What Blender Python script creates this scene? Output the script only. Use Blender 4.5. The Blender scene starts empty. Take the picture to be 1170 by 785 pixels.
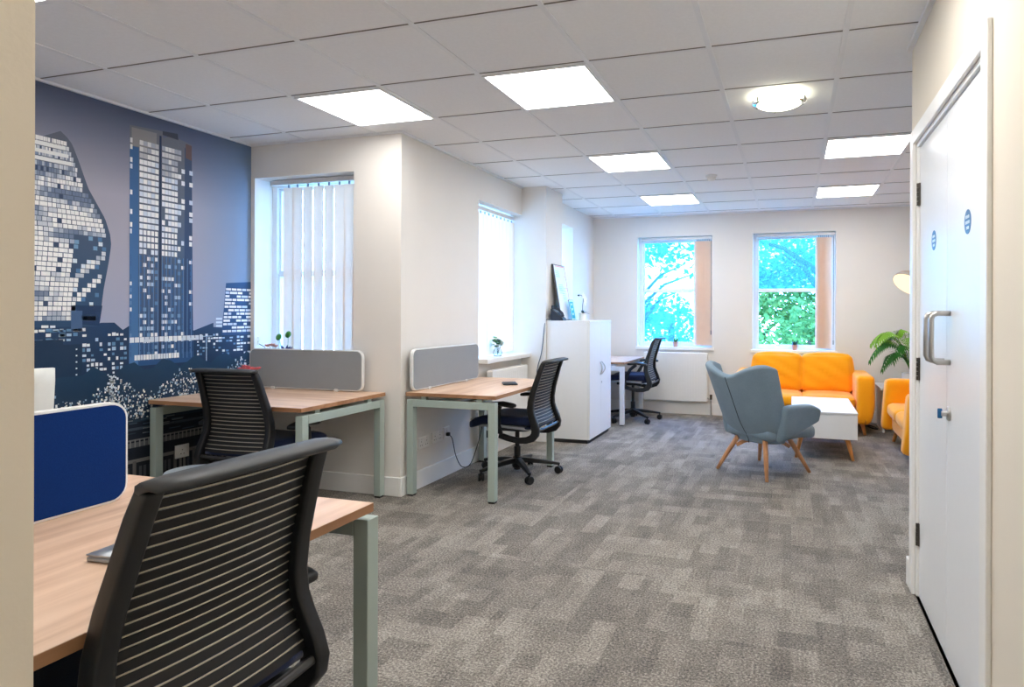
import bpy, bmesh, math, random
from mathutils import Vector, Matrix, Euler
random.seed(7)
C = bpy.context.scene.collection
PI = math.pi
R = math.radians
SC = bpy.context.scene

# ------------------------------------------------------------------ materials
def lin(c):
    out = []
    for v in c[:3]:
        v = v / 255.0
        out.append(v / 12.92 if v <= 0.04045 else ((v + 0.055) / 1.055) ** 2.4)
    return (out[0], out[1], out[2], 1.0)

class NT:
    def __init__(s, name):
        s.m = bpy.data.materials.new(name); s.m.use_nodes = True
        s.t = s.m.node_tree; s.n = s.t.nodes; s.l = s.t.links
        s.n.clear()
        s.out = s.n.new('ShaderNodeOutputMaterial')
    def add(s, typ, **kw):
        nd = s.n.new(typ)
        for k, v in kw.items():
            if k.startswith('i_'):
                nd.inputs[k[2:].replace('_', ' ')].default_value = v
            else:
                setattr(nd, k, v)
        return nd
    def link(s, a, b): s.l.new(a, b)
    def math(s, op, a, b=None):
        nd = s.n.new('ShaderNodeMath'); nd.operation = op
        for i, v in enumerate((a, b)):
            if v is None: continue
            if isinstance(v, (int, float)): nd.inputs[i].default_value = v
            else: s.link(v, nd.inputs[i])
        return nd.outputs[0]
    def mix(s, fac, a, b, blend='MIX'):
        nd = s.n.new('ShaderNodeMix'); nd.data_type = 'RGBA'; nd.blend_type = blend
        for sock, v in ((nd.inputs[0], fac), (nd.inputs[6], a), (nd.inputs[7], b)):
            if isinstance(v, (int, float)): sock.default_value = v
            elif isinstance(v, tuple): sock.default_value = v
            else: s.link(v, sock)
        return nd.outputs[2]

def pbr(name, col, rough=0.5, metal=0.0, var=0.04, scale=30.0, bump=0.0, bscale=None, spec=0.5, stretch=None, sheen=0.0, coat=0.0):
    """principled surface whose colour and relief vary with an object-space noise"""
    t = NT(name)
    bs = t.add('ShaderNodeBsdfPrincipled')
    bs.inputs['Roughness'].default_value = rough
    bs.inputs['Metallic'].default_value = metal
    bs.inputs['Specular IOR Level'].default_value = spec
    if sheen: bs.inputs['Sheen Weight'].default_value = sheen
    if coat: bs.inputs['Coat Weight'].default_value = coat
    tc = t.add('ShaderNodeTexCoord')
    src = tc.outputs['Object']
    if stretch:
        mp = t.add('ShaderNodeMapping'); mp.inputs['Scale'].default_value = stretch
        t.link(src, mp.inputs[0]); src = mp.outputs[0]
    nz = t.add('ShaderNodeTexNoise'); nz.inputs['Scale'].default_value = scale; nz.inputs['Detail'].default_value = 3
    t.link(src, nz.inputs['Vector'])
    c = lin(col)
    lo = tuple(max(0, v * (1 - var * 2)) for v in c[:3]) + (1,)
    hi = tuple(min(1, v * (1 + var * 2)) for v in c[:3]) + (1,)
    t.link(t.mix(nz.outputs['Fac'], lo, hi), bs.inputs['Base Color'])
    if bump:
        nb = t.add('ShaderNodeTexNoise'); nb.inputs['Scale'].default_value = bscale or scale * 6
        t.link(src, nb.inputs['Vector'])
        b = t.add('ShaderNodeBump'); b.inputs['Strength'].default_value = bump; b.inputs['Distance'].default_value = 0.004
        t.link(nb.outputs['Fac'], b.inputs['Height']); t.link(b.outputs[0], bs.inputs['Normal'])
    t.link(bs.outputs[0], t.out.inputs[0])
    return t.m

def emit(name, col, strength):
    t = NT(name)
    e = t.add('ShaderNodeEmission'); e.inputs[0].default_value = lin(col); e.inputs[1].default_value = strength
    t.link(e.outputs[0], t.out.inputs[0])
    return t.m

def glass(name, tint, gloss=0.06):
    t = NT(name)
    a = t.add('ShaderNodeBsdfTransparent'); a.inputs[0].default_value = tint
    g = t.add('ShaderNodeBsdfGlossy'); g.inputs['Roughness'].default_value = 0.02
    lw = t.add('ShaderNodeLayerWeight'); lw.inputs['Blend'].default_value = 0.12
    f = t.math('MULTIPLY', lw.outputs['Fresnel'], gloss * 8)
    mx = t.add('ShaderNodeMixShader')
    t.link(f, mx.inputs[0]); t.link(a.outputs[0], mx.inputs[1]); t.link(g.outputs[0], mx.inputs[2])
    t.link(mx.outputs[0], t.out.inputs[0])
    return t.m

def veiled_glass(name, tint, veil, amount):
    """tinted pane whose weathered film scatters some of the sky behind it"""
    t = NT(name)
    a = t.add('ShaderNodeBsdfTransparent'); a.inputs[0].default_value = tint
    d = t.add('ShaderNodeBsdfTranslucent'); d.inputs[0].default_value = veil
    mx = t.add('ShaderNodeMixShader'); mx.inputs[0].default_value = amount
    t.link(a.outputs[0], mx.inputs[1]); t.link(d.outputs[0], mx.inputs[2]); t.link(mx.outputs[0], t.out.inputs[0])
    return t.m

def translucent(name, col, amount=0.5, rough_var=0.03):
    t = NT(name)
    tc = t.add('ShaderNodeTexCoord'); nz = t.add('ShaderNodeTexNoise'); nz.inputs['Scale'].default_value = 12
    t.link(tc.outputs['Object'], nz.inputs['Vector'])
    c = lin(col)
    cc = t.mix(nz.outputs['Fac'], tuple(v * (1 - rough_var) for v in c[:3]) + (1,), tuple(min(1, v * (1 + rough_var)) for v in c[:3]) + (1,))
    d = t.add('ShaderNodeBsdfDiffuse'); tr = t.add('ShaderNodeBsdfTranslucent')
    t.link(cc, d.inputs[0]); t.link(cc, tr.inputs[0])
    mx = t.add('ShaderNodeMixShader'); mx.inputs[0].default_value = amount
    t.link(d.outputs[0], mx.inputs[1]); t.link(tr.outputs[0], mx.inputs[2]); t.link(mx.outputs[0], t.out.inputs[0])
    return t.m

def wood(name, base, dark, axis='Y', scale=1.0, rough=0.45):
    t = NT(name)
    bs = t.add('ShaderNodeBsdfPrincipled'); bs.inputs['Roughness'].default_value = rough
    tc = t.add('ShaderNodeTexCoord'); mp = t.add('ShaderNodeMapping')
    st = {'X': (0.9, 9, 9), 'Y': (9, 0.9, 9), 'Z': (9, 9, 0.9)}[axis]
    mp.inputs['Scale'].default_value = tuple(v * scale for v in st)
    t.link(tc.outputs['Object'], mp.inputs[0])
    n1 = t.add('ShaderNodeTexNoise'); n1.inputs['Scale'].default_value = 1.6; n1.inputs['Detail'].default_value = 6; n1.inputs['Distortion'].default_value = 0.7
    t.link(mp.outputs[0], n1.inputs['Vector'])
    mp2 = t.add('ShaderNodeMapping'); mp2.inputs['Scale'].default_value = tuple(v * scale * 6 for v in st)
    t.link(tc.outputs['Object'], mp2.inputs[0])
    n2 = t.add('ShaderNodeTexNoise'); n2.inputs['Scale'].default_value = 2.0; n2.inputs['Detail'].default_value = 4
    t.link(mp2.outputs[0], n2.inputs['Vector'])
    r = t.add('ShaderNodeValToRGB')
    r.color_ramp.elements[0].position = 0.3; r.color_ramp.elements[0].color = lin(dark)
    r.color_ramp.elements[1].position = 0.65; r.color_ramp.elements[1].color = lin(base)
    t.link(n1.outputs['Fac'], r.inputs[0])
    c = t.mix(0.25, r.outputs[0], t.mix(n2.outputs['Fac'], lin(dark), lin(base)))
    t.link(c, bs.inputs['Base Color'])
    t.link(bs.outputs[0], t.out.inputs[0])
    return t.m

def fabric(name, col, col2, scale=260.0, bump=0.35, rough=0.9, sheen=0.15):
    """woven cloth: two crossed fine waves plus slubs"""
    t = NT(name)
    bs = t.add('ShaderNodeBsdfPrincipled'); bs.inputs['Roughness'].default_value = rough
    bs.inputs['Specular IOR Level'].default_value = 0.2
    bs.inputs['Sheen Weight'].default_value = sheen
    tc = t.add('ShaderNodeTexCoord')
    n = t.add('ShaderNodeTexNoise'); n.inputs['Scale'].default_value = scale; n.inputs['Detail'].default_value = 2
    t.link(tc.outputs['Object'], n.inputs['Vector'])
    n2 = t.add('ShaderNodeTexNoise'); n2.inputs['Scale'].default_value = 9; n2.inputs['Detail'].default_value = 3
    t.link(tc.outputs['Object'], n2.inputs['Vector'])
    f = t.math('ADD', t.math('MULTIPLY', n.outputs['Fac'], 0.75), t.math('MULTIPLY', n2.outputs['Fac'], 0.25))
    t.link(t.mix(f, lin(col), lin(col2)), bs.inputs['Base Color'])
    b = t.add('ShaderNodeBump'); b.inputs['Strength'].default_value = bump; b.inputs['Distance'].default_value = 0.002
    t.link(n.outputs['Fac'], b.inputs['Height']); t.link(b.outputs[0], bs.inputs['Normal'])
    t.link(bs.outputs[0], t.out.inputs[0])
    return t.m

def carpet_material():
    t = NT('carpet')
    bs = t.add('ShaderNodeBsdfPrincipled'); bs.inputs['Roughness'].default_value = 0.95; bs.inputs['Specular IOR Level'].default_value = 0.12
    tc = t.add('ShaderNodeTexCoord')
    P = tc.outputs['Object']
    sep = t.add('ShaderNodeSeparateXYZ'); t.link(P, sep.inputs[0])
    def comb(x, y):
        c = t.add('ShaderNodeCombineXYZ'); t.link(x, c.inputs[0]); t.link(y, c.inputs[1]); return c.outputs[0]
    X, Y = sep.outputs[0], sep.outputs[1]
    def brick(vec, w, h, off, freq, seed):
        b = t.add('ShaderNodeTexBrick')
        b.inputs['Scale'].default_value = 1; b.inputs['Brick Width'].default_value = w; b.inputs['Row Height'].default_value = h
        b.inputs['Mortar Size'].default_value = 0; b.offset = off; b.offset_frequency = freq
        b.inputs['Color1'].default_value = (0, 0, 0, 1); b.inputs['Color2'].default_value = (1, 1, 1, 1)
        mp = t.add('ShaderNodeMapping'); mp.inputs['Location'].default_value = (seed, seed * 1.7, 0)
        t.link(vec, mp.inputs[0]); t.link(mp.outputs[0], b.inputs['Vector'])
        return b.outputs['Color']
    lengthwise = brick(comb(Y, X), 0.33, 0.10, 0.37, 2, 3.1)
    crosswise = brick(comb(X, Y), 0.25, 0.125, 0.41, 2, 8.3)
    big = brick(comb(Y, X), 1.0, 0.25, 0.5, 2, 1.2)
    cell = t.add('ShaderNodeVectorMath'); cell.operation = 'FLOOR'
    sc = t.add('ShaderNodeVectorMath'); sc.operation = 'SCALE'; sc.inputs['Scale'].default_value = 2.0
    t.link(P, sc.inputs[0]); t.link(sc.outputs[0], cell.inputs[0])
    wn = t.add('ShaderNodeTexWhiteNoise'); t.link(cell.outputs[0], wn.inputs['Vector'])
    pick = t.math('GREATER_THAN', wn.outputs['Value'], 0.55)
    pat = t.mix(pick, lengthwise, crosswise)
    fine = brick(comb(Y, X), 0.19, 0.0625, 0.43, 3, 5.7)
    pat = t.mix(0.3, pat, big)
    pat = t.mix(0.32, pat, fine)
    cl = t.add('ShaderNodeTexNoise'); cl.inputs['Scale'].default_value = 7; cl.inputs['Detail'].default_value = 5; cl.inputs['Roughness'].default_value = 0.65
    t.link(P, cl.inputs['Vector'])
    pat = t.mix(0.35, pat, cl.outputs['Color'])
    gr = t.add('ShaderNodeTexNoise'); gr.inputs['Scale'].default_value = 110; gr.inputs['Detail'].default_value = 4; gr.inputs['Roughness'].default_value = 0.75
    t.link(P, gr.inputs['Vector'])
    sepc = t.add('ShaderNodeSeparateColor'); t.link(pat, sepc.inputs[0])
    val = t.math('ADD', t.math('MULTIPLY', sepc.outputs[0], 0.78), t.math('MULTIPLY', t.math('SUBTRACT', gr.outputs['Fac'], 0.5), 2.8))
    val = t.math('ADD', val, 0.13)
    r = t.add('ShaderNodeValToRGB')
    e = r.color_ramp.elements
    e[0].position = 0.0; e[0].color = lin((72, 71, 71)); e[1].position = 1.0; e[1].color = lin((184, 178, 168))
    m = e.new(0.5); m.color = lin((126, 120, 113))
    t.link(val, r.inputs[0]); t.link(r.outputs[0], bs.inputs['Base Color'])
    b = t.add('ShaderNodeBump'); b.inputs['Strength'].default_value = 0.5; b.inputs['Distance'].default_value = 0.004
    t.link(gr.outputs['Fac'], b.inputs['Height']); t.link(b.outputs[0], bs.inputs['Normal'])
    t.link(bs.outputs[0], t.out.inputs[0])
    return t.m

def print_material():
    """matt printed wallpaper: the print's own inks come from the mesh's colour layer"""
    t = NT('printed_wallpaper')
    bs = t.add('ShaderNodeBsdfPrincipled'); bs.inputs['Roughness'].default_value = 0.6; bs.inputs['Specular IOR Level'].default_value = 0.25
    a = t.add('ShaderNodeVertexColor'); a.layer_name = 'ink'
    tc = t.add('ShaderNodeTexCoord'); n = t.add('ShaderNodeTexNoise'); n.inputs['Scale'].default_value = 5; n.inputs['Detail'].default_value = 4
    t.link(tc.outputs['Object'], n.inputs['Vector'])
    t.link(t.mix(t.math('MULTIPLY', n.outputs['Fac'], 0.06), a.outputs[0], (0.25, 0.27, 0.33, 1)), bs.inputs['Base Color'])
    t.link(bs.outputs[0], t.out.inputs[0])
    return t.m

M = {}
M['wall'] = pbr('wall_paint', (231, 227, 221), 0.85, var=0.01, scale=4, bump=0.05, bscale=200, spec=0.2)
M['wall_warm'] = pbr('warm_wall_paint', (228, 219, 203), 0.85, var=0.01, scale=4, bump=0.05, bscale=200, spec=0.2)
M['ceiling'] = pbr('ceiling_tile', (243, 244, 246), 0.9, var=0.02, scale=60, bump=0.25, bscale=350, spec=0.1)
M['tbar'] = pbr('ceiling_bar', (236, 238, 241), 0.5, var=0.01)
M['shadow_line'] = pbr('painted_ceiling_shadow', (120, 116, 112), 0.8, var=0.02)  # shade tone for the painted line beside the ceiling bars
M['trim'] = pbr('white_gloss_trim', (243, 242, 239), 0.35, var=0.01)
M['upvc'] = pbr('white_window_plastic', (238, 242, 248), 0.3, var=0.01)
M['carpet'] = carpet_material()
M['print'] = print_material()
M['desk_top'] = wood('desk_wood', (234, 204, 178), (192, 152, 122), 'Y', 1.0, 0.4)
M['desk_top_x'] = wood('desk_wood_crosswise', (234, 204, 178), (192, 152, 122), 'X', 1.0, 0.4)
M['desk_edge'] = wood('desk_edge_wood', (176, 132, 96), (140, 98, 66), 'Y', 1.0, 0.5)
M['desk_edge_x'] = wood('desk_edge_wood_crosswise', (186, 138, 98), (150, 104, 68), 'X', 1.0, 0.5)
M['desk_metal'] = pbr('sage_grey_metal', (168, 182, 174), 0.4, 0.0, var=0.01)
M['desk_white'] = pbr('white_desk_metal', (226, 230, 236), 0.4, 0.0, var=0.01)
M['foot'] = pbr('black_plastic_foot', (26, 26, 27), 0.5)
M['black'] = pbr('black_plastic', (20, 21, 23), 0.40, var=0.05, bump=0.05, bscale=400)
M['rail'] = pbr('soft_black_rubber', (48, 51, 54), 0.5, var=0.05, bump=0.08, bscale=500)
M['strap'] = pbr('black_strap', (14, 14, 16), 0.5, var=0.05)
M['band'] = pbr('dark_grey_band', (50, 48, 47), 0.35, var=0.03)
M['rod'] = pbr('pale_flex_rod', (192, 183, 164), 0.4, 0.3)
M['seat'] = fabric('navy_black_seat_cloth', (12, 22, 50), (30, 44, 80))
M['chrome'] = pbr('brushed_steel', (196, 194, 190), 0.3, 1.0, var=0.02, stretch=(1, 1, 30))
M['greyplate'] = pbr('light_grey_plastic', (176, 182, 188), 0.4)
M['screen_grey'] = fabric('grey_screen_cloth', (130, 136, 141), (152, 157, 162), 300, 0.2)
M['screen_blue'] = fabric('royal_blue_screen_cloth', (0, 36, 96), (4, 50, 118), 300, 0.2, 0.9, 0.0)
M['screen_rim'] = pbr('white_screen_rim', (228, 230, 230), 0.4)
M['cab'] = pbr('white_laminate', (234, 234, 233), 0.45, var=0.008)
M['rad'] = pbr('white_enamel', (240, 239, 236), 0.35, var=0.008)
M['sofa'] = fabric('mustard_velvet', (240, 150, 0), (255, 176, 10), 220, 0.2, 0.8, 0.3)
M['armch'] = fabric('blue_grey_wool', (98, 120, 136), (152, 172, 186), 240, 0.5)
M['seam'] = pbr('dark_seam_thread', (52, 62, 70), 0.8)
M['leg'] = wood('beech_leg', (214, 158, 112), (186, 126, 82), 'Z', 2.0, 0.45)
M['leg_warm'] = wood('oak_leg', (226, 158, 88), (196, 126, 64), 'Z', 2.0, 0.45)
M['socket'] = pbr('white_socket_plastic', (236, 234, 230), 0.35)
M['dark_slot'] = pbr('dark_slot', (40, 38, 38), 0.6)
M['cable'] = pbr('black_cable_rubber', (22, 23, 26), 0.5)
M['grey_cable'] = pbr('grey_cable_rubber', (70, 90, 112), 0.5)
M['phone'] = pbr('dark_phone_plastic', (24, 34, 50), 0.35)
M['lcd'] = pbr('phone_display', (150, 170, 190), 0.2)
M['leaf'] = pbr('palm_leaf', (52, 122, 46), 0.5, var=0.25, scale=8)
M['leaf_light'] = pbr('young_palm_leaf', (120, 172, 42), 0.5, var=0.2, scale=8)
M['plant'] = pbr('green_leaf', (70, 140, 60), 0.5, var=0.2, scale=20)
M['plant_dark'] = pbr('dark_green_leaf', (38, 78, 70), 0.5, var=0.2, scale=20)
M['purple'] = pbr('purple_leaf', (66, 62, 128), 0.5, var=0.2, scale=20)
M['pink'] = pbr('pink_petal', (236, 120, 130), 0.6, var=0.1, scale=40)
M['peach'] = pbr('peach_petal', (240, 176, 150), 0.6, var=0.1, scale=40)
M['white_petal'] = pbr('white_petal', (248, 246, 238), 0.6, var=0.03, scale=40)
M['yellow'] = pbr('cream_bud', (232, 214, 150), 0.6, var=0.05, scale=40)
M['pot_white'] = pbr('white_ceramic', (242, 242, 240), 0.25)
M['pot_pink'] = pbr('terracotta_pink', (206, 150, 130), 0.6, var=0.08)
M['pot_grey'] = pbr('grey_ceramic', (150, 150, 150), 0.4)
M['soil'] = pbr('soil', (58, 44, 34), 0.95, var=0.3, scale=90)
M['silver'] = pbr('silver_aluminium', (186, 192, 198), 0.3, 0.6)
M['monitor'] = pbr('pale_plastic', (226, 228, 222), 0.4)
M['slat'] = translucent('cream_blind_cloth', (250, 234, 218), 0.105)
M['slat_warm'] = translucent('peach_blind_cloth', (248, 224, 206), 0.13)
M['headrail'] = pbr('white_headrail', (214, 214, 216), 0.4)
M['hanger'] = pbr('grey_hanger', (120, 130, 146), 0.5)
M['glass'] = glass('clear_glass', (0.96, 0.98, 1, 1))
M['glass_haze'] = veiled_glass('sky_haze_glass', (0.52, 0.88, 1.0, 1), (0.45, 0.74, 1.0, 1), 0.07)  # cyan sky haze put into the pane colour
M['vase'] = glass('vase_glass', (0.86, 0.95, 0.98, 1), 0.2)
M['panel_light_soft'] = emit('led_diffuser_soft', (255, 252, 248), 9.0)
M['panel_light'] = emit('led_diffuser', (255, 252, 248), 14.0)
M['round_light'] = emit('lamp_opal', (255, 246, 214), 9.0)
M['lamp_inner'] = emit('lamp_glow', (255, 230, 182), 1.35)
M['lamp_outer'] = pbr('taupe_metal', (140, 128, 116), 0.4)
M['hinge'] = pbr('dark_steel_hinge', (92, 86, 80), 0.35, 0.8, var=0.05)
M['sign_blue'] = pbr('blue_sign_vinyl', (22, 96, 146), 0.35)
M['sign_white'] = pbr('white_sign_print', (236, 244, 250), 0.35)
M['door'] = pbr('white_door_paint', (236, 238, 240), 0.28, var=0.008)
M['knit'] = fabric('pale_grey_knit', (150, 164, 174), (196, 206, 212), 120, 0.8)
M['bark'] = pbr('bark', (52, 46, 40), 0.9, var=0.3, scale=12, bump=0.6)
M['tree_leaf'] = translucent('tree_leaf', (92, 132, 76), 0.45, 0.3)
M['tree_leaf_b'] = translucent('light_tree_leaf', (122, 158, 92), 0.45, 0.3)
M['ground'] = pbr('grass_ground', (90, 120, 60), 0.95, var=0.2, scale=3)
M['board'] = pbr('white_board_print', (236, 240, 244), 0.3, var=0.01)
M['board_rim'] = pbr('dark_board_rim', (92, 96, 104), 0.4)
M['board_red'] = pbr('red_print', (226, 150, 150), 0.5)
M['board_cyan'] = pbr('turquoise_print', (14, 170, 196), 0.4)
M['board_pale'] = pbr('pale_blue_print', (184, 216, 230), 0.4)
M['leaflet'] = pbr('pale_leaflet', (206, 236, 240), 0.4)
M['basket'] = pbr('white_basket', (226, 226, 220), 0.6)

# ------------------------------------------------------------------ mesh builder
class MB:
    def __init__(s): s.v = []; s.f = []; s.mi = []; s.col = []
    def face(s, idx, m=0, col=None): s.f.append(tuple(idx)); s.mi.append(m); s.col.append(col)
    def quad(s, a, b, c, d, m=0, col=None):
        n = len(s.v); s.v += [tuple(a), tuple(b), tuple(c), tuple(d)]; s.face((n, n + 1, n + 2, n + 3), m, col)
    def poly(s, pts, m=0, col=None):
        n = len(s.v); s.v += [tuple(p) for p in pts]; s.face(range(n, n + len(pts)), m, col)
    def box(s, x0, x1, y0, y1, z0, z1, m=0, mat=None):
        n = len(s.v)
        P = [(x0, y0, z0), (x1, y0, z0), (x1, y1, z0), (x0, y1, z0), (x0, y0, z1), (x1, y0, z1), (x1, y1, z1), (x0, y1, z1)]
        if mat: P = [tuple(mat @ Vector(p)) for p in P]
        s.v += P
        for q in ((0, 3, 2, 1), (4, 5, 6, 7), (0, 1, 5, 4), (1, 2, 6, 5), (2, 3, 7, 6), (3, 0, 4, 7)):
            s.face([n + i for i in q], m)
        return s
    def rbox(s, c, h, r, k=5, m=0, mat=None, puff=0.0, fn=None):
        """rounded box; puff swells the faces outwards; fn bends the points"""
        idx = {}
        r = min(r, min(h) * 0.999)
        ts = []
        for i in range(k + 1):
            t = -1 + 2 * i / k
            ts.append(math.sin(t * PI / 2) * 0.5 + t * 0.5)
        def pt(p):
            q = [p[i] * h[i] for i in range(3)]
            inn = [max(-(h[i] - r), min(h[i] - r, q[i])) for i in range(3)]
            d = Vector([q[i] - inn[i] for i in range(3)])
            if d.length > 1e-9: d = d.normalized() * r
            o = [inn[i] + d[i] for i in range(3)]
            if puff:
                for i in range(3):
                    a, b = (i + 1) % 3, (i + 2) % 3
                    w = (1 - p[a] ** 2) * (1 - p[b] ** 2)
                    o[i] += puff * w * (1 if p[i] > 0 else -1) * abs(p[i])
            if fn: o = fn(*o)
            return Vector(o) + Vector(c)
        def vid(p):
            key = tuple(round(x, 5) for x in p)
            if key not in idx:
                P = pt(p)
                if mat: P = mat @ P
                idx[key] = len(s.v); s.v.append(tuple(P))
            return idx[key]
        for ax in range(3):
            a, b = (ax + 1) % 3, (ax + 2) % 3
            for sg in (-1, 1):
                for i in range(k):
                    for j in range(k):
                        q = []
                        for (u, w) in ((ts[i], ts[j]), (ts[i + 1], ts[j]), (ts[i + 1], ts[j + 1]), (ts[i], ts[j + 1])):
                            p = [0, 0, 0]; p[ax] = sg; p[a] = u; p[b] = w
                            q.append(vid(p))
                        if sg < 0: q.reverse()
                        s.face(q, m)
        return s
    def tube(s, pts, rad, seg=10, m=0, cap=True):
        pts = [Vector(p) for p in pts]
        rr = rad if isinstance(rad, (list, tuple)) else [rad] * len(pts)
        n0 = len(s.v); prev = None
        for i, p in enumerate(pts):
            t = (pts[min(i + 1, len(pts) - 1)] - pts[max(i - 1, 0)]).normalized()
            if prev is None:
                up = Vector((0, 0, 1)) if abs(t.z) < 0.9 else Vector((1, 0, 0))
                a = t.cross(up).normalized()
            else:
                a = (prev - t * prev.dot(t)).normalized()
            prev = a; b = t.cross(a)
            for k in range(seg):
                th = 2 * PI * k / seg
                s.v.append(tuple(p + (a * math.cos(th) + b * math.sin(th)) * rr[i]))
        for i in range(len(pts) - 1):
            for k in range(seg):
                a0 = n0 + i * seg + k; a1 = n0 + i * seg + (k + 1) % seg
                s.face((a0, a1, a1 + seg, a0 + seg), m)
        if cap:
            s.face([n0 + k for k in range(seg)][::-1], m)
            s.face([n0 + (len(pts) - 1) * seg + k for k in range(seg)], m)
        return s
    def lathe(s, prof, seg=24, m=0, c=(0, 0, 0), mat=None):
        n0 = len(s.v)
        for (r, z) in prof:
            for k in range(seg):
                th = 2 * PI * k / seg
                P = Vector((c[0] + r * math.cos(th), c[1] + r * math.sin(th), c[2] + z))
                if mat: P = mat @ P
                s.v.append(tuple(P))
        for i in range(len(prof) - 1):
            for k in range(seg):
                a0 = n0 + i * seg + k; a1 = n0 + i * seg + (k + 1) % seg
                s.face((a0, a1, a1 + seg, a0 + seg), m)
        if prof[0][0] > 1e-4: s.face([n0 + k for k in range(seg)][::-1], m)
        if prof[-1][0] > 1e-4: s.face([n0 + (len(prof) - 1) * seg + k for k in range(seg)], m)
        return s
    def sweep(s, pts, sec, side, m=0):
        """sweep a closed 2-d section (along normal, along side) over pts; side is a fixed unit vector"""
        pts = [Vector(p) for p in pts]; side = Vector(side); n0 = len(s.v); k = len(sec[0]) if isinstance(sec[0][0], (list, tuple)) else len(sec)
        for i, p in enumerate(pts):
            t = (pts[min(i + 1, len(pts) - 1)] - pts[max(i - 1, 0)]).normalized()
            nn = side.cross(t).normalized()
            sc = sec[i] if isinstance(sec[0][0], (list, tuple)) else sec
            for (a, b) in sc: s.v.append(tuple(p + nn * a + side * b))
        for i in range(len(pts) - 1):
            for j in range(k):
                a0 = n0 + i * k + j; a1 = n0 + i * k + (j + 1) % k
                s.face((a0, a1, a1 + k, a0 + k), m)
        s.face([n0 + j for j in range(k)][::-1], m)
        s.face([n0 + (len(pts) - 1) * k + j for j in range(k)], m)
        return s
    def leafblade(s, base, d, up, L, W, m=0, droop=0.0, seg=4):
        base = Vector(base); d = Vector(d).normalized(); up = Vector(up)
        sd = d.cross(up).normalized(); n0 = len(s.v)
        for i in range(seg + 1):
            t = i / seg
            w = W * math.sin(PI * min(0.98, 0.08 + 0.92 * t)) * 0.5
            p = base + d * (L * t) - Vector((0, 0, droop * t * t))
            s.v.append(tuple(p - sd * w)); s.v.append(tuple(p + sd * w))
        for i in range(seg):
            a = n0 + 2 * i; s.face((a, a + 1, a + 3, a + 2), m)
        return s

def obj(name, mb, mats, parent=None, bevel=0.0, smooth=False, sub=0, loc=None, bseg=2, merge=False):
    me = bpy.data.meshes.new(name)
    me.from_pydata(mb.v, [], mb.f)
    if not isinstance(mats, (list, tuple)): mats = [mats]
    for m in mats: me.materials.append(m)
    for p, i in zip(me.polygons, mb.mi): p.material_index = i
    if any(c is not None for c in mb.col):
        ca = me.color_attributes.new('ink', 'FLOAT_COLOR', 'CORNER')
        k = 0
        for p, c in zip(me.polygons, mb.col):
            for li in range(p.loop_total):
                ca.data[k].color = (c[li] if isinstance(c, list) else c) if c else (0, 0, 0, 1)
                k += 1
    if merge:
        bm = bmesh.new(); bm.from_mesh(me); bmesh.ops.remove_doubles(bm, verts=bm.verts, dist=1e-5); bmesh.ops.recalc_face_normals(bm, faces=bm.faces); bm.to_mesh(me); bm.free()
    me.update()
    o = bpy.data.objects.new(name, me); C.objects.link(o)
    if parent: o.parent = parent
    if loc: o.location = loc
    if smooth:
        for p in me.polygons: p.use_smooth = True
    if bevel:
        b = o.modifiers.new('bevel', 'BEVEL'); b.width = bevel; b.segments = bseg; b.limit_method = 'ANGLE'; b.angle_limit = R(35)
        b.harden_normals = False
        if not smooth:
            for p in me.polygons: p.use_smooth = False
    if sub:
        sm = o.modifiers.new('sub', 'SUBSURF'); sm.levels = sub; sm.render_levels = sub
    return o

def thing(name, label, cat, loc=(0, 0, 0), rz=0.0, group=None):
    o = bpy.data.objects.new(name, None); C.objects.link(o)
    o.location = loc; o.rotation_euler = (0, 0, rz); o.empty_display_size = 0.1
    o['label'] = label; o['category'] = cat; o['kind'] = 'thing'
    if group: o['group'] = group
    return o

def tag(o, label, cat, group=None, kind='thing'):
    o['label'] = label; o['category'] = cat; o['kind'] = kind
    if group: o['group'] = group
    return o

def struct(name, mb, mats, label, cat, parent=None, **kw):
    o = obj(name, mb, mats, parent, **kw)
    if not parent:
        o['kind'] = 'structure'; o['label'] = label; o['category'] = cat
    return o

def struct_root(name, label, cat, loc=(0, 0, 0)):
    o = bpy.data.objects.new(name, None); C.objects.link(o); o.location = loc
    o['kind'] = 'structure'; o['label'] = label; o['category'] = cat
    return o

# ------------------------------------------------------------------ dimensions
H = 2.513                       # ceiling
XL, XB, XW, XR = -3.87, -2.575, -2.5, 0.535   # mural wall, bay wall, rear left wall, door wall
YB, YW, YF = 0.28, 3.80, 8.0    # near wall, left window wall, far wall
XE = 2.7                        # right side of the lounge area
YC = 3.27                       # where the door wall ends
PX, PY0, PY1 = -2.315, 5.84, 6.30   # pillar
GX, GY, T = -3.376, 2.410, 0.6  # ceiling grid origin and tile

# ------------------------------------------------------------------ floor, ceiling
mb = MB(); mb.box(-4.2, 3.0, -2.2, 8.3, -0.12, 0.0)
struct('floor', mb, M['carpet'], 'grey brown carpet tile floor in mixed plank pattern', 'floor')

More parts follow.
